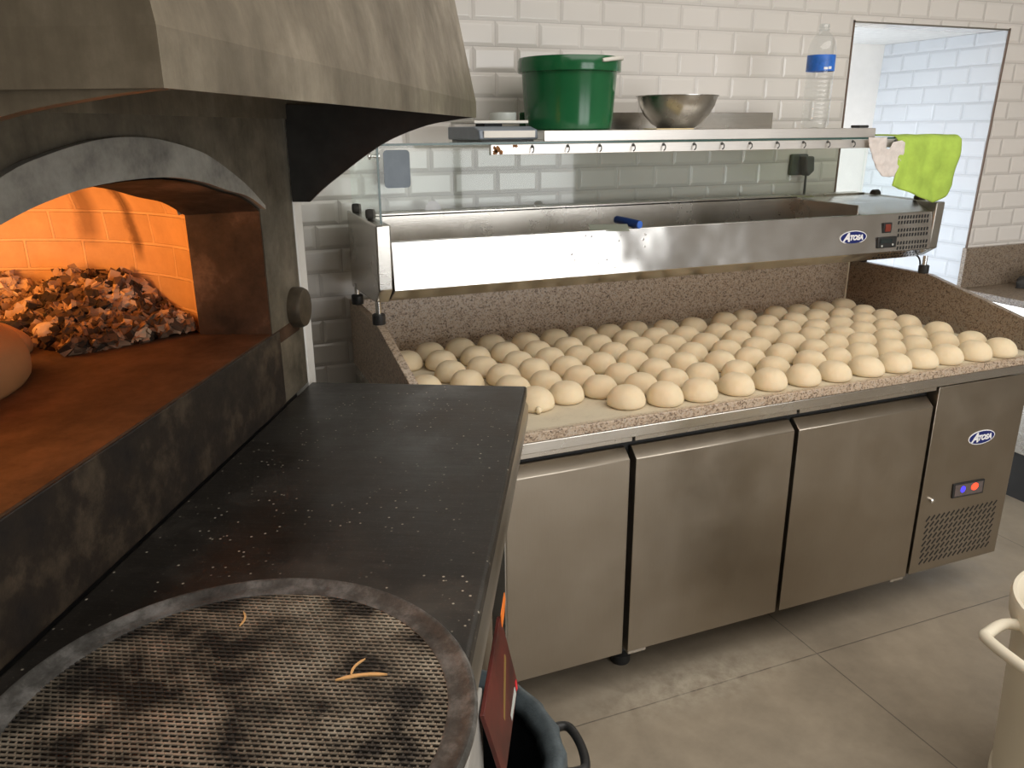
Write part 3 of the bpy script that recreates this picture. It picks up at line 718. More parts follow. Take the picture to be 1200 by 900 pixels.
ORD=['first','second','third','fourth','fifth','sixth','seventh','eighth','ninth','tenth','eleventh','twelfth','thirteenth','fourteenth','fifteenth','sixteenth','seventeenth']
def dough_mesh(seed,nub=False,crack=False):
    rnd=random.Random(seed); NS,NP=32,14; vs=[];fs=[]
    R,H=.0485,.0515
    prof=[]
    for i in range(NP+1):
        t=i/NP*PI/2   # 0 bottom .. top
        r=R*max(0,math.cos(t))**.74; z=H*math.sin(t)**.92
        prof.append((r,z))
    prof=[(R*.80,0),(R*.93,.004),(R*.985,.011)]+[(r*1.0,z) for r,z in prof if z>.015]
    prof[-1]=(0,H)
    ph=[rnd.uniform(0,6.28) for _ in range(4)]; am=[rnd.uniform(.0,.045),rnd.uniform(0,.022),rnd.uniform(0,.012)]
    sx,sy=rnd.uniform(-.003,.003),rnd.uniform(-.003,.003)
    vs=[]
    for r,z in prof[:-1]:
        for k in range(NS):
            t=2*PI*k/NS; q=1+am[0]*math.cos(2*t+ph[0])+am[1]*math.cos(3*t+ph[1])+am[2]*math.cos(5*t+ph[2])
            p=Vector((r*q*math.cos(t)+sx*z/H,r*q*math.sin(t)+sy*z/H,z))
            p*=1+.02*noise.noise(p*30+Vector((seed,0,0))) if z>0 else 1
            if crack and z<.035:
                a=(t-4.2); 
                if abs(a)<1.1:
                    g=max(0,math.cos(a*11))**4*.0035*math.sin(min(1,z/.02)*PI/2)*(1 if z<.03 else .3); d=Vector((math.cos(t),math.sin(t),0)); p-=d*g
            vs.append(tuple(p))
    n=len(prof)-1
    for i in range(n-1):
        for k in range(NS): a,c=i*NS+k,i*NS+(k+1)%NS; fs.append((a,c,c+NS,a+NS))
    vs.append((sx,sy,H)); top=len(vs)-1
    for k in range(NS): fs.append(((n-1)*NS+k,(n-1)*NS+(k+1)%NS,top))
    fs.append(tuple(range(NS-1,-1,-1)))
    b=MB(); b.add(vs,fs)
    me=bpy.data.meshes.new('dough_ball'); me.from_pydata(b.v,[],b.f); me.polygons.foreach_set('use_smooth',[True]*len(me.polygons)); me.polygons[-1].use_smooth=False
    me.materials.append(M['dough']); return me
DM=[dough_mesh(s) for s in range(14)]
DC=dough_mesh(99,crack=True); 
ROWN=['front row','second row','third row','fourth row','fifth row','sixth row','back row']
flat=[(x,y+.018) for r in DOUGH for x,y in r]
for ri,row in enumerate(DOUGH):
    for ci,(x,y) in enumerate(row):
        y+=.018
        me=random.choice(DM)
        if (ri,ci)==(0,9): me=DC
        o=bpy.data.objects.new('dough_ball',me); COL.objects.link(o)
        dn=min(math.hypot(x-a,y-b_) for a,b_ in flat if (a,b_)!=(x,y))
        s=min(.995*dn/2/.0485, random.uniform(1.03,1.09)); 
        s=max(s,.88)
        o.location=(x,y,.8623); o.scale=(s,s,random.uniform(1.0,1.09))
        o.rotation_euler=(0,0,random.uniform(0,6.28) if me is not DC else 0.15)
        end=' from the right' if ci else ' at the right-hand end'
        lab=f'pale dough ball in the {ROWN[ri]} on the granite, '+(f'{ORD[ci]} from the right' if ci else 'at the right-hand end')
        if (ri,ci)==(0,9): lab='dough ball with small cracks along its base, front row, tenth from the right'
        if (ri,ci)==(1,14):
            lab='dough ball with a small nub at its base, beside the black work table corner'
            nb=MB().lathe([(0.001,-.009),(.006,-.007),(.0088,0),(.006,.007),(.001,.009)],14,(-.004,-.0475,.0105)).build('dough_nub',M['dough'],o,smooth=60)
            o.rotation_euler=(0,0,-.15)
        tag(o,lab,'dough ball','dough balls proving on the granite')

# ------------------------------------------------------------------ refrigerated topping unit on feet over the back of the worktop
ru=thing('topping_unit','long stainless steel refrigerated topping well with glass guards above the dough','topping unit',(.445,.6,1.045))
RY0,RY1=.405,.80
cap=[(.418,1.142),(.412,1.316),(.80,1.322),(.80,1.09),(.47,1.102)]
Wd(MB().prism(cap,'x',-.560,-.520).build('end_cap',M['steel_lip'],ru,bevel=.004))
capr=[(.418,1.140),(.412,1.300),(.80,1.308),(.80,1.09),(.47,1.108)]
Wd(MB().prism(capr,'x',1.412,1.452).build('end_cap',M['steel_dull'],ru,bevel=.004))
# long front panel: leaning sheet with folded underside
fp=[(.424,1.270),(.410,1.140),(.470,1.104),(.485,1.112),(.426,1.148),(.438,1.270)]
Wd(MB().prism(fp,'x',-.519,1.411).build('front_panel',M['steel_rail'],ru,bevel=.002))
Wd(MB().box(-.519,1.411,.50,.80,1.106,1.112).build('underside',M['steel_dull'],ru))
# well: floor, back wall and back ledge
wl=MB(); wl.box(-.519,1.088,.44,.745,1.15,1.156).box(-.519,1.088,.742,.748,1.156,1.308).box(-.519,1.452-.041,.742,.80,1.302,1.312)
wl.box(1.086,1.090,.44,.745,1.156,1.30); wl.prism([(.436,1.268),(.442,1.268),(.452,1.156),(.446,1.156)],'x',-.519,1.088)
Wd(wl.build('well',M['steel'],ru,bevel=.001))
hs=[(.426,1.268),(.500,1.300),(.80,1.306),(.80,1.13),(.44,1.13)]
Wd(MB().prism(hs,'x',1.091,1.411).build('machine_housing',M['steel_rail'],ru,bevel=.003))
# tilt of the front panel for everything mounted on it
def onfront(z): return .410+(z-1.140)/(1.270-1.140)*.014
FPo=[o for o in ru.children if o.name.startswith('front_panel')][0]
bd=badge(1.056,1.198,.058,.0225,0,FPo); bd.rotation_euler=(0,0,0); bd.location=(0,onfront(1.198)-.0003,0)
sw=MB().box(1.184,1.221,.4135,.422,1.205,1.240).build('rocker_switch',M['black'],FPo,bevel=.0015)
MB().prism([(.4115,1.210),(.410,1.222),(.4125,1.235),(.42,1.235),(.42,1.210)],'x',1.191,1.214).build('rocker',M['red_switch'],sw,bevel=.001)
th=MB().box(1.160,1.245,.407,.42,1.155,1.193).build('thermostat',M['black'],FPo,bevel=.003)
MB().box(1.170,1.222,.4055,.408,1.172,1.186).build('thermostat_screen',plain('dark_screen',(.02,.03,.03),.12),th,smooth=0)
MB().lathe([(.0035,0),(.0035,-.002)],10,(1.178,.4065,1.163),'y').lathe([(.0035,0),(.0035,-.002)],10,(1.226,.4065,1.166),'y').build('button',M['grey_strip'],th)
b=MB()
for i,z in enumerate((1.254,1.237,1.211,1.194,1.168,1.151)):
    for j in range(11):
        x=1.258+j*.0132+(0 if i%2==0 else -.001); y=onfront(z)
        d=.0022
        q=[(x-.0032+d*-.5,z-.0055),(x+.0032+d*-.5,z-.0055),(x+.0032+d*.5,z+.0055),(x-.0032+d*.5,z+.0055)]
        b.add([(p[0],onfront(p[1])-.0008,p[1]) for p in q]+[(p[0],onfront(p[1])+.002,p[1]) for p in q],[(0,1,2,3),(0,4,5,1),(1,5,6,2),(2,6,7,3),(3,7,4,0)])
for i in range(2):
    for j in range(14):
        x=1.19+j*.0145; z=1.130-i*.013
        y=.410+(1.140-z)/.036*.060
        b.add([(x,y-.0012,z-.0006),(x+.006,y-.0012,z-.0006),(x+.010,y+.0075,z-.006),(x+.004,y+.0075,z-.006)],[(0,1,2,3)])
b.build('vent_slots',M['gasket'],FPo,smooth=0)
# dents and specks of the front panel
b=MB(); rnd=random.Random(5)
for q in range(16):
    x=rnd.uniform(.0,.26); z=rnd.uniform(1.158,1.262); y=onfront(z)
    b.lathe([(rnd.uniform(.002,.005),.0),(.001,-.0009)],10,(x,y,z),'y')
b.build('water_drops',M['steel_rail'],FPo,smooth=60)
for x in (-.556,1.446):
    for y in (.455,.745):
        f=MB().lathe([(.017,0),(.018,.002),(.018,.026),(.015,.029)],20,(x,y,1.045)).build('foot',M['black'],ru,smooth=40); Wd(f)
        MB().lathe([(.008,.028),(.008,.062)],14,(x,y,1.045)).build('foot_stem',M['chrome'],f,smooth=40)
Wd(MB().tube(smoothpoly([(1.437,.50,1.104),(1.449,.492,1.10),(1.456,.486,1.085),(1.458,.482,1.062),(1.455,.48,1.047)],5),.003,8).build('cable',M['black'],ru,smooth=60))
# glass guards
GT=1.513
gl=[]
gl.append(MB().box(-.545,-.539,.425,.786,1.318,GT).build('side_glass',M['glass'],ru,smooth=0))
gl.append(MB().box(1.430,1.436,.425,.786,1.304,GT).build('side_glass',M['glass'],ru,smooth=0))
gl.append(MB().box(-.545,1.436,.787,.793,1.312,GT).build('back_glass',M['glass'],ru,smooth=0))
gl.append(MB().box(-.545,1.436,.420,.795,GT,GT+.006).build('top_glass',M['glass'],ru,smooth=0))
for g_ in gl: Wd(g_)
sd,sr,bk,tp=gl
edge=plain('glass_edge',(.05,.10,.09),.2)
MB().box(-.545,-.539,.4243,.4252,1.318,GT).build('glass_edge',edge,sd,smooth=0)
MB().box(-.545,1.436,.4192,.4202,GT,GT+.006).build('glass_edge',edge,tp,smooth=0)
b=MB()
for y in (.55,.74): b.lathe([(.012,-.012),(.014,-.008),(.014,.008),(.012,.012)],18,(-.542,y,1.332),'x')
b.build('glass_clamp',M['dark_cloth'],sd,smooth=40)
MB().tube([(-.556,.47,1.487),(-.528,.47,1.487)],.004,10).lathe([(.008,-.003),(.008,.003)],16,(-.553,.47,1.487),'x').lathe([(.008,-.003),(.008,.003)],16,(-.531,.47,1.487),'x').build('glass_bolt',M['chrome'],sd,smooth=40)
b=MB()
for y in (.505,.71): b.lathe([(.013,-.016),(.016,-.012),(.016,.010),(.013,.014)],22,(1.433,y,1.308),'x')
b.build('glass_clamp',M['dark_cloth'],sr,smooth=40)
# grey rectangular sticker and the round white one on the back pane
def roundrect(x0,x1,z0,z1,r,n=5):
    out=[]
    for cx,cz,a0 in ((x1-r,z1-r,0),(x0+r,z1-r,90),(x0+r,z0+r,180),(x1-r,z0+r,270)):
        for k in range(n+1): a=math.radians(a0+90*k/n); out.append((cx+r*math.cos(a),cz+r*math.sin(a)))
    return out
o=MB().prism(roundrect(-.443,-.362,1.383,1.494,.012),'y',.7862,.7868).build('sticker',M['grey_label'],bk,smooth=0); o['label']='grey rounded rectangular sticker'
b=MB(); n=28; pts=[(-.294+.026*math.cos(2*PI*k/n),1.3145+.026*math.sin(2*PI*k/n)) for k in range(n)]
pts=[(x,max(z,1.3125)) for x,z in pts]
o=b.prism(pts,'y',.7862,.7868).build('sticker',M['white_ink'],bk,smooth=0); o['label']='round white sticker at the foot of the pane'

# ------------------------------------------------------------------ steel shelf tray on the top pane, hook strip, things on it
ST=1.547
sh=thing('shelf_tray','shallow stainless steel shelf tray lying on the top glass pane','shelf',(.5,.6,GT+.006))
Wd(MB().prism([(.418,GT+.0062),(.418,ST),(.424,ST+.0005),(.797,ST+.0005),(.797,GT+.0062),(.79,GT+.0062),(.79,ST-.003),(.424,ST-.003),(.424,GT+.0062)],'x',-.080,1.098).build('tray',M['tray_steel'],sh,bevel=.001))
Wd(MB().box(.0,.985,.790,.797,ST+.0006,1.602).build('back_lip',M['steel_lip'],sh,bevel=.001))
Wd(MB().box(1.035,1.075,.425,.465,ST+.001,ST+.0095).build('clip',M['black'],sh,bevel=.003))
hk=thing('hook_strip','narrow steel strip with small hooks along the front of the top glass','hook rail',(.45,.41,1.486))
Wd(MB().box(-.241,1.185,.4045,.4188,1.4865,1.5125).build('strip',M['tray_steel'],hk,bevel=.001))
HX=[-.122,-.016,.083,.190,.290,.394,.492,.593,.694,.795,.891,.993,1.102,1.172]
for x in HX:
    pth=smoothpoly([(x,.4045,1.507),(x,.396,1.506),(x-.001,.391,1.500),(x-.002,.391,1.4945),(x-.004,.395,1.4905)],4)
    Wd(MB().tube(pth,.0019,8).lathe([(.0045,.4045),(.0045,.403)],12,(x,0,1.507),'y').build('hook',M['socket'],hk,smooth=50))
b=MB()
for cx,cz,r in ((-.222,1.5,.0085),(-.229,1.4935,.007),(-.212,1.4925,.006),(-.231,1.505,.004),(-.175,1.509,.004),(-.168,1.5085,.004)):
    n=14; pts=[(cx+r*(1+.3*math.sin(3*k+cx*99))*math.cos(2*PI*k/n),min(1.512,max(1.487,cz+r*(1+.25*math.sin(5*k+cz*88))*math.sin(2*PI*k/n)))) for k in range(n)]
    b.prism(pts,'y',.4040,.4046)
o=Wd(b.build('rust_patch',M['rust'],hk,smooth=0))
def cyl_thing(*a): pass
# green bucket
BX,BY=.085,.61
bu=thing('bucket','green plastic bucket with white handle standing on the steel shelf','bucket',(BX,BY,ST+.0006))
MB().lathe([(.001,0),(.122,0),(.127,.004),(.131,.03),(.140,.160),(.142,.165)],64,(0,0,0)).build('body',M['green'],bu,smooth=40)
MB().lathe([(.139,.158),(.1505,.160),(.1515,.164),(.1515,.192),(.149,.199),(.144,.200),(.138,.196),(.137,.192),(.001,.1915)],64,(0,0,0)).build('lid',M['green'],bu,smooth=35)
hp=[(.1535*math.cos(t),.1535*math.sin(t),.186+.012*math.sin((t+1.35)/1.9*PI)) for t in [(-1.38+1.75*i/24) for i in range(25)]]
MB().tube(hp,[.0045]+[.0058]*23+[.0045],10).build('handle',M['white_plastic'],bu,smooth=60)
# metal bowl
bo=thing('mixing_bowl','dented stainless steel bowl on the steel shelf right of the green bucket','bowl',(.455,.60,ST+.0006))
MB().lathe([(.001,.0),(.048,.0),(.056,.003),(.078,.018),(.100,.042),(.116,.070),(.124,.096),(.1285,.0975),(.1285,.0995),(.1225,.0985),(.114,.071),(.098,.044),(.076,.021),(.05,.006),(.001,.005)],56,(0,0,0)).build('bowl_shell',steel('scuffed_steel',(.48,.46,.42),.26,(3,3,3),.3,.2),bo,smooth=40)
tag(MB().box(.278,.405,.425,.50,ST+.0006,ST+.004).build('card_strip',M['cream'],None,bevel=.001),'flat cream-coloured card lying under the front of the steel bowl','card')
bpy.data.objects['card_strip'].rotation_euler=(0,0,0)
# water bottle
bt=thing('water_bottle','clear plastic water bottle with blue label on the right of the shelf','bottle',(.962,.55,ST+.0006))
pf=[(.001,.004),(.020,.0),(.034,.001),(.0425,.008),(.0435,.014)]
z=.022
while z<.165:
    pf+=[(.0432,z),(.0408,z+.005),(.0432,z+.010)]; z+=.0135
pf+=[(.0435,.172),(.0435,.235),(.0425,.247),(.038,.265),(.030,.281),(.020,.291),(.0150,.296),(.0150,.318)]
MB().lathe(pf,40,(0,0,0)).build('bottle_body',M['pet'],bt,smooth=50)
MB().lathe([(.0155,.297),(.0175,.298),(.0175,.302),(.0155,.303)],24,(0,0,0)).lathe([(.0152,.306),(.0165,.307),(.0165,.316),(.0152,.318)],24,(0,0,0)).build('neck_ring',M['pet'],bt,smooth=40)
lb=MB(); lb.lathe([(.0440,.176),(.0442,.177),(.0442,.224),(.0440,.225)],40,(0,0,0),cap=False)
lb=lb.build('label',M['blue_label'],bt,smooth=40)
q=MB()
for a0,a1,z0,z1 in ((-2.05,-1.75,.180,.187),(-1.70,-1.45,.181,.189)):
    K=6; vs=[]
    for k in range(K+1):
        a=a0+(a1-a0)*k/K; vs+=[(.0446*math.cos(a),.0446*math.sin(a),z0),(.0446*math.cos(a),.0446*math.sin(a),z1)]
    q.add(vs,[(2*k,2*k+2,2*k+3,2*k+1) for k in range(K)])
q.build('print',M['white_ink'],lb,smooth=0)
# kitchen scale on the bare glass at the left of the shelf
sc=thing('kitchen_scale','grey kitchen scale with a white plate at the left end of the shelf','scale',(-.155,.59,GT+.0062))
SX0,SX1,SY0,SY1=-.256,-.084,.45,.73
Wd(MB().prism([(SY0,GT+.014),(SY0+.006,ST+.003),(SY0+.05,ST+.012),(SY1,ST+.012),(SY1,GT+.010),(SY0+.01,GT+.010)],'x',SX0,SX1).build('body',M['grey_label'],sc,bevel=.003))
Wd(MB().box(SX0+.01,SX1-.01,SY0+.01,SY1-.01,GT+.0064,GT+.012).build('base_plate',M['black'],sc))
Wd(MB().box(SX0+.012,SX1-.01,SY0-.002,SY0+.004,GT+.0165,ST+.001).build('front_plate',M['white_plastic'],sc,bevel=.001))
Wd(MB().box(SX0+.006,SX1-.004,SY0+.06,SY1-.01,ST+.020,ST+.028).build('weighing_plate',M['white_plastic'],sc,bevel=.002))
Wd(MB().box(SX0+.06,SX1-.06,SY0+.12,SY1-.08,ST+.011,ST+.021).build('plate_support',M['black'],sc))
tag(MB().lathe([(.001,0),(.038,0),(.039,.003),(.039,.022),(.036,.0225),(.036,.004),(.001,.0035)],32,(-.118,.63,ST+.0285)).build('small_tub',M['grey_strip'],None,smooth=40),'small round grey tub on the white scale plate beside the green bucket','tub')

# ------------------------------------------------------------------ cloths on the right
CX=[1.178,1.22,1.26,1.30,1.34,1.385,1.43,1.462]
CB=[1.368,1.355,1.345,1.333,1.318,1.303,1.325,1.362]
b=MB(); NU,NV=40,44; vs=[]
def lerp(xs,ys,x):
    for i in range(len(xs)-1):
        if x<=xs[i+1]: t=(x-xs[i])/(xs[i+1]-xs[i]); return ys[i]*(1-t)+ys[i+1]*t
    return ys[-1]
for i in range(NU+1):
    u=i/NU; xb=1.178+.284*u; bz=lerp(CX,CB,xb)
    tl=.17-.05*u+.012*math.sin(9*u)         # length lying on the glass
    hang=1.5215-bz; tot=tl+hang
    for j in range(NV+1):
        s=j/NV*tot
        rip=noise.noise(Vector((u*3.5,s*9,1.7)))
        if s<tl-.012:
            p=Vector((xb-.040*(1-s/tl)*(1-u)-.0,.4105+(tl-s),1.5225+.004*abs(rip)))
        elif s<tl:
            a=(s-(tl-.012))/.012*PI/2; p=Vector((xb,.4105+.011-.0*1-.018*math.sin(a)+.001,1.5225-.009*(1-math.cos(a))))
        else:
            h=s-tl; fold=.010*math.sin(u*11+1.3)*min(1,h/.06)+.012*rip*min(1,h/.05)
            p=Vector((xb+.012*math.sin(h*18+u*2)*min(1,h/.1)-.010*(1-u)*min(1,h/.1),.402-abs(fold)*.9-.004,1.5135-h*.97))
        vs.append(p)
b.add(vs,[(i*(NV+1)+j,i*(NV+1)+j+1,(i+1)*(NV+1)+j+1,(i+1)*(NV+1)+j) for i in range(NU) for j in range(NV)])
tag(b.build('cleaning_cloth',M['cloth'],None,smooth=180,solid=.003),'bright lime-green cleaning cloth draped over the right end of the glass','cloth')
def fill_sheet(outline,y,mat,name,thick,wav,seed,n=26):
    xs=[p[0] for p in outline]; zs=[p[1] for p in outline]; x0,x1,z0,z1=min(xs),max(xs),min(zs),max(zs)
    bm=bmesh.new(); vsb=[bm.verts.new((x,y,z)) for x,z in outline]; f=bm.faces.new(vsb)
    for k in range(1,n):
        t=k/n
        bmesh.ops.bisect_plane(bm,geom=bm.verts[:]+bm.edges[:]+bm.faces[:],plane_co=(x0+(x1-x0)*t,y,0),plane_no=(1,0,0))
        bmesh.ops.bisect_plane(bm,geom=bm.verts[:]+bm.edges[:]+bm.faces[:],plane_co=(0,y,z0+(z1-z0)*t),plane_no=(0,0,1))
    for v in bm.verts: v.co.y-=wav*(abs(noise.noise(Vector((v.co.x*28,v.co.z*28,seed))))+.4*abs(noise.noise(Vector((v.co.x*70,v.co.z*70,seed)))))
    me=bpy.data.meshes.new(name); bm.to_mesh(me); bm.free(); me.materials.append(mat); me.polygons.foreach_set('use_smooth',[True]*len(me.polygons))
    o=bpy.data.objects.new(name,me); COL.objects.link(o); q=o.modifiers.new('s','SOLIDIFY'); q.thickness=thick; q.offset=0; return o
def F(u,v,y):
    d=_F+_R*((u-600)/FPX)+_U*((450-v)/FPX); t=(y-CAMP.y)/d.y; p=CAMP+d*t; return (p.x,p.z)
wc=[F(u,v,.392) for u,v in [(1017,161),(1039,161),(1037.5,174.5),(1041,174.5),(1046,166.5),(1051,165.5),(1056,164.5),(1060,167),(1058.5,179),(1052,196),(1047,206.5),(1040,207.5),(1032.5,206.5),(1026,197),(1021,183),(1017.5,171)]]
tag(fill_sheet(wc,.3905,M['white_cloth'],'rag',.002,.006,4.2),'soiled white rag hanging from two hooks left of the lime-green cloth','rag')

# ------------------------------------------------------------------ scraper in the well
hx=Vector((.196,.500,1.2885)); he=Vector((.226,.412,1.2805))
sp_=thing('dough_scraper','scraper with a blue handle resting on the front edge of the topping well','scraper',(.17,.45,1.272))
d=(he-hx)
Wd(MB().tube([hx,hx+d*.05,hx+d*.5,hx+d*.93,he],[.0105,.0125,.0125,.0125,.0115],18).build('handle',M['blue_handle'],sp_,smooth=50))
e0=he+d.normalized()*.0003; 
Wd(MB().tube([e0,e0+d.normalized()*.003],[.0118,.0105],18).build('handle_end',M['blue_end'],sp_,smooth=50))
Wd(MB().add([],[]) or MB().box(-.06,.055,-.0012,.0012,-.032,.012,Matrix.Translation((.145,.447,1.2765))@Matrix.Rotation(-.35,4,'Z')@Matrix.Rotation(-1.25,4,'X')).build('blade',M['blade'],sp_,smooth=0))

# ------------------------------------------------------------------ socket with plug on the tiles
so=thing('wall_socket','grey wall socket with a plug in it on the tiles behind the glass','socket',(1.19,.868,1.41))
Wd(MB().box(1.143,1.222,.852,.8695,1.376,1.454).build('plate',M['socket'],so,bevel=.006))
Wd(MB().prism([(1.176,1.448),(1.216,1.446),(1.222,1.392),(1.196,1.372),(1.180,1.395)],'y',.812,.853).build('plug',M['socket'],so,bevel=.006))
Wd(MB().tube(smoothpoly([(1.197,.83,1.376),(1.199,.832,1.35),(1.202,.835,1.32),(1.204,.838,1.27),(1.206,.84,1.15)],5),.0045,8).build('cord',M['socket'],so,smooth=60))
Wd(MB().lathe([(.001,-.012),(.022,-.012),(.024,0),(.022,.008)],20,(1.22,.835,1.318),'y').build('cord_bush',M['dark_cloth'],so,smooth=40)) if False else None

# ------------------------------------------------------------------ side counter on the right
sk=thing('side_counter','granite-topped steel side counter against the wall at the right edge','counter',(2.7,.55,0))
Wd(MB().box(2.15,3.30,.12,.868,.832,.862).build('granite_top',M['granite_red'],sk,bevel=.002))
Wd(MB().box(2.142,3.30,.846,.868,.862,1.04).build('upstand',M['granite_red'],sk,bevel=.002))
Wd(MB().box(2.18,3.28,.17,.866,.21,.831).build('cabinet',M['steel_lip'],sk,bevel=.002))
Wd(MB().box(2.20,3.26,.22,.85,.0,.21).build('plinth',M['casing'],sk))
b=MB(); P=[Vector((2.44,.62,.0)),Vector((2.80,.62,.0)),Vector((2.80,.38,.0)),Vector((2.53,.38,.0))]
b.add([(2.40,.70,.935),(2.90,.72,.945),(2.90,.42,.868),(2.36,.44,.868)]+[(2.40,.70,.939),(2.90,.72,.949),(2.90,.42,.872),(2.36,.44,.872)],[(0,3,2,1),(4,5,6,7),(0,1,5,4),(1,2,6,5),(2,3,7,6),(3,0,4,7)])
tag(b.build('metal_sheet',M['steel_lip'],None,smooth=0),'grey metal sheet lying tilted on the side counter at the right edge','sheet')
lump2=None
bm=bmesh.new(); bmesh.ops.create_icosphere(bm,subdivisions=3,radius=1)
for v in bm.verts:
    p=v.co.copy(); dd=1+.5*noise.noise(p*1.7)+.2*noise.noise(p*4)
    v.co=Vector((p.x*.13*dd,p.y*.055*dd,max(-.2,p.z)*.05*dd))
me=bpy.data.meshes.new('cloth_bundle'); bm.to_mesh(me); bm.free(); me.materials.append(M['dark_cloth']); me.polygons.foreach_set('use_smooth',[True]*len(me.polygons))
o=bpy.data.objects.new('cloth_bundle',me); COL.objects.link(o); o.location=(2.52,.745,.862-min(v.co.z for v in me.vertices)); tag(o,'dark grey cloth bundle against the granite upstand of the side counter','cloth')

# ------------------------------------------------------------------ white bin at the lower right
BZ=.553; 
bn=thing('food_bin','cream-white plastic bin with loop handles at the lower right corner','bin',(.764,-.785,0))
MB().lathe([(.001,0),(.172,0),(.180,.01),(.186,.05),(.192,.055),(.192,.075),(.188,.08),(.206,BZ-.06),(.207,BZ-.055),(.219,BZ-.05),(.222,BZ-.01),(.218,BZ),(.210,BZ),(.205,BZ-.01),(.196,BZ-.08),(.17,.06),(.165,.02),(.001,.018)],72,(0,0,0)).build('body',M['bin_white'],bn,smooth=40)
for sgn in (1,-1):
    ca=math.atan2(-.372,.928)+(PI if sgn>0 else 0)+(.28 if sgn>0 else .28)
    hpz=BZ-.045
    pp=[]
    for (r_,t_) in ((.205,-.42),(.245,-.43),(.295,-.30),(.312,-.22),(.312,.10),(.295,.18),(.245,.40),(.205,.42)):
        pp.append((r_*math.cos(ca+t_),r_*math.sin(ca+t_),hpz))
    MB().tube(smoothpoly(pp,4),.0125,10).build('handle',M['bin_white'],bn,smooth=60)

# ------------------------------------------------------------------ waste bin with black bag under the work table, red board
wb=thing('waste_bin','bin lined with a black bag beneath the right side of the work table','waste bin',(-.735,-.530,0))
MB().lathe([(.001,0),(.19,0),(.20,.01),(.235,.47),(.24,.475),(.24,.482),(.232,.482),(.228,.47),(.19,.02),(.001,.015)],48,(0,0,0)).build('body',M['black'],wb,smooth=40)
b=MB(); n=72; prof=[(.150,.05),(.200,.30),(.216,.44),(.2275,.483),(.238,.494),(.246,.493),(.250,.484),(.251,.45),(.253,.40),(.256,.335)]
vs=[]
for i,(r,z) in enumerate(prof):
    for k in range(n):
        t=2*PI*k/n; w_=.010*noise.noise(Vector((math.cos(t)*5,math.sin(t)*5,z*7)))+.004*math.sin(t*23+z*20)*(1 if i not in (4,5) else .2)
        w_*= .35 if 2<i<7 else 1
        rr=r+w_*(1 if i<3 else .5)+(.004 if i>6 else 0); vs.append((rr*math.cos(t),rr*math.sin(t),z+(.012*noise.noise(Vector((t*3,0,5))) if i==len(prof)-1 else 0)))
b.add(vs,[(i*n+k,i*n+(k+1)%n,(i+1)*n+(k+1)%n,(i+1)*n+k) for i in range(len(prof)-1) for k in range(n)])
b.build('bag',M['bag'],wb,smooth=60)
b=MB(); vs=[]
pr=[(.212,.470),(.222,.486),(.232,.4955),(.240,.4985),(.248,.497),(.2535,.487),(.2555,.45),(.258,.41)]
for i,(r,z) in enumerate(pr):
    for k in range(n):
        t=2*PI*k/n; w_=.004*math.sin(t*23+z*20)*(.45 if i<5 else 1)+.003*noise.noise(Vector((t*4,i,2)))
        vs.append(((r+w_)*math.cos(t),(r+w_)*math.sin(t),z+(.02*noise.noise(Vector((math.cos(t)*3,math.sin(t)*3,8))) if i==7 else 0)))
b.add(vs,[(i*n+k,i*n+(k+1)%n,(i+1)*n+(k+1)%n,(i+1)*n+k) for i in range(7) for k in range(n)])
o=b.build('bag_cuff',M['bag_rim'],wb,smooth=60,solid=.002); o['label']='slate-grey turned-over cuff of the bag'
hp=[(.262*math.cos(t),.262*math.sin(t),.452) for t in (-.62,)]
c0=-.16
pp=[]
for r_,t_,z_ in ((.245,-.22,.45),(.275,-.215,.452),(.292,-.17,.452),(.295,0,.452),(.292,.17,.452),(.275,.215,.452),(.245,.22,.45)): pp.append((r_*math.cos(c0+t_),r_*math.sin(c0+t_),z_))
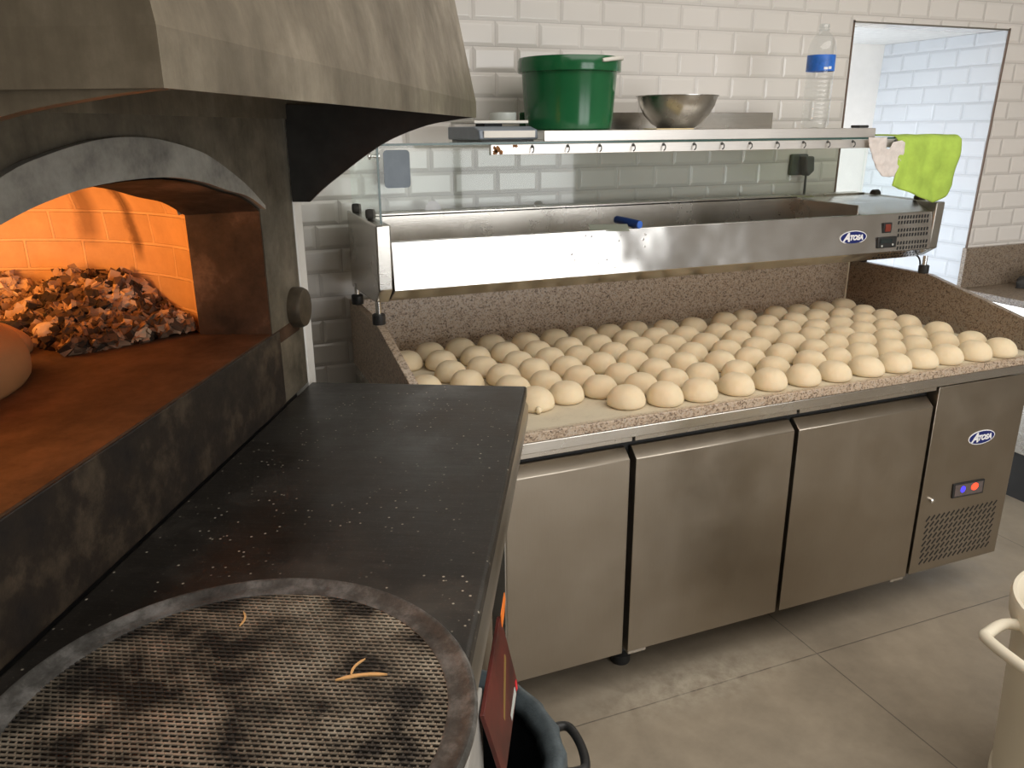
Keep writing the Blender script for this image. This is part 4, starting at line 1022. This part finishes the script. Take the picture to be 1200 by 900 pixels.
MB().tube(smoothpoly(pp,4),.009,8).build('handle',M['black'],wb,smooth=60)

rb=thing('red_board','dark red printed board tucked under the right edge of the work table','board',ow(.77,.515,.712),ROT)
def q4(pts,t=.006):
    b=MB(); n_=Vector((0,1,.17)).normalized()
    b.add([Vector(p) for p in pts]+[Vector(p)-n_*t for p in pts],[(0,1,2,3),(7,6,5,4),(0,4,5,1),(1,5,6,2),(2,6,7,3),(3,7,4,0)]); return b
def loc3(a,n_,z): return (a-.77,n_-.515,z-.712)
def onb(a,s):   # s 0 top edge .. 1 bottom edge of the leaning board
    return loc3(a,.511+.022*s,.866-.154*s)
MB().add(*([],[])) if False else None
q4([loc3(.905,.511,.866),loc3(.694,.511,.866),loc3(.650,.533,.712),loc3(.872,.533,.735)]).build('board',M['red'],rb,bevel=.001)
def strip(name,mat,p0,p1,w,lift=.0012):
    p0,p1=Vector(p0),Vector(p1); d=(p1-p0).normalized(); nn=Vector((0,1,.17)).normalized(); s=d.cross(nn)*w/2; up=nn*lift
    b=MB(); b.add([p0-s+up,p0+s+up,p1+s+up,p1-s+up,p0-s,p0+s,p1+s,p1-s],[(0,1,2,3),(0,4,5,1),(1,5,6,2),(2,6,7,3),(3,7,4,0)])
    return b.build(name,mat,rb,smooth=0)
strip('pale_strip',M['grey_strip'],onb(.685,.90),onb(.855,.80),.012)
strip('ochre_print',M['ochre'],onb(.715,.35),onb(.80,.62),.009)
strip('red_print',plain('bright_red_print',(.75,.03,.04),.5),onb(.664,.93),onb(.674,.91),.014)
tg=MB(); 
tg.add([loc3(.698,.5135,.846),loc3(.680,.515,.856),loc3(.664,.516,.876),loc3(.680,.516,.897),loc3(.700,.5125,.872)]+[loc3(.698,.5125,.846),loc3(.680,.514,.856),loc3(.664,.515,.876),loc3(.680,.515,.897),loc3(.700,.5115,.872)],[(0,1,2,3,4),(9,8,7,6,5)]+[(i,(i+1)%5,5+(i+1)%5,5+i) for i in range(5)])
tg.build('tag',M['orange'],rb,smooth=0)
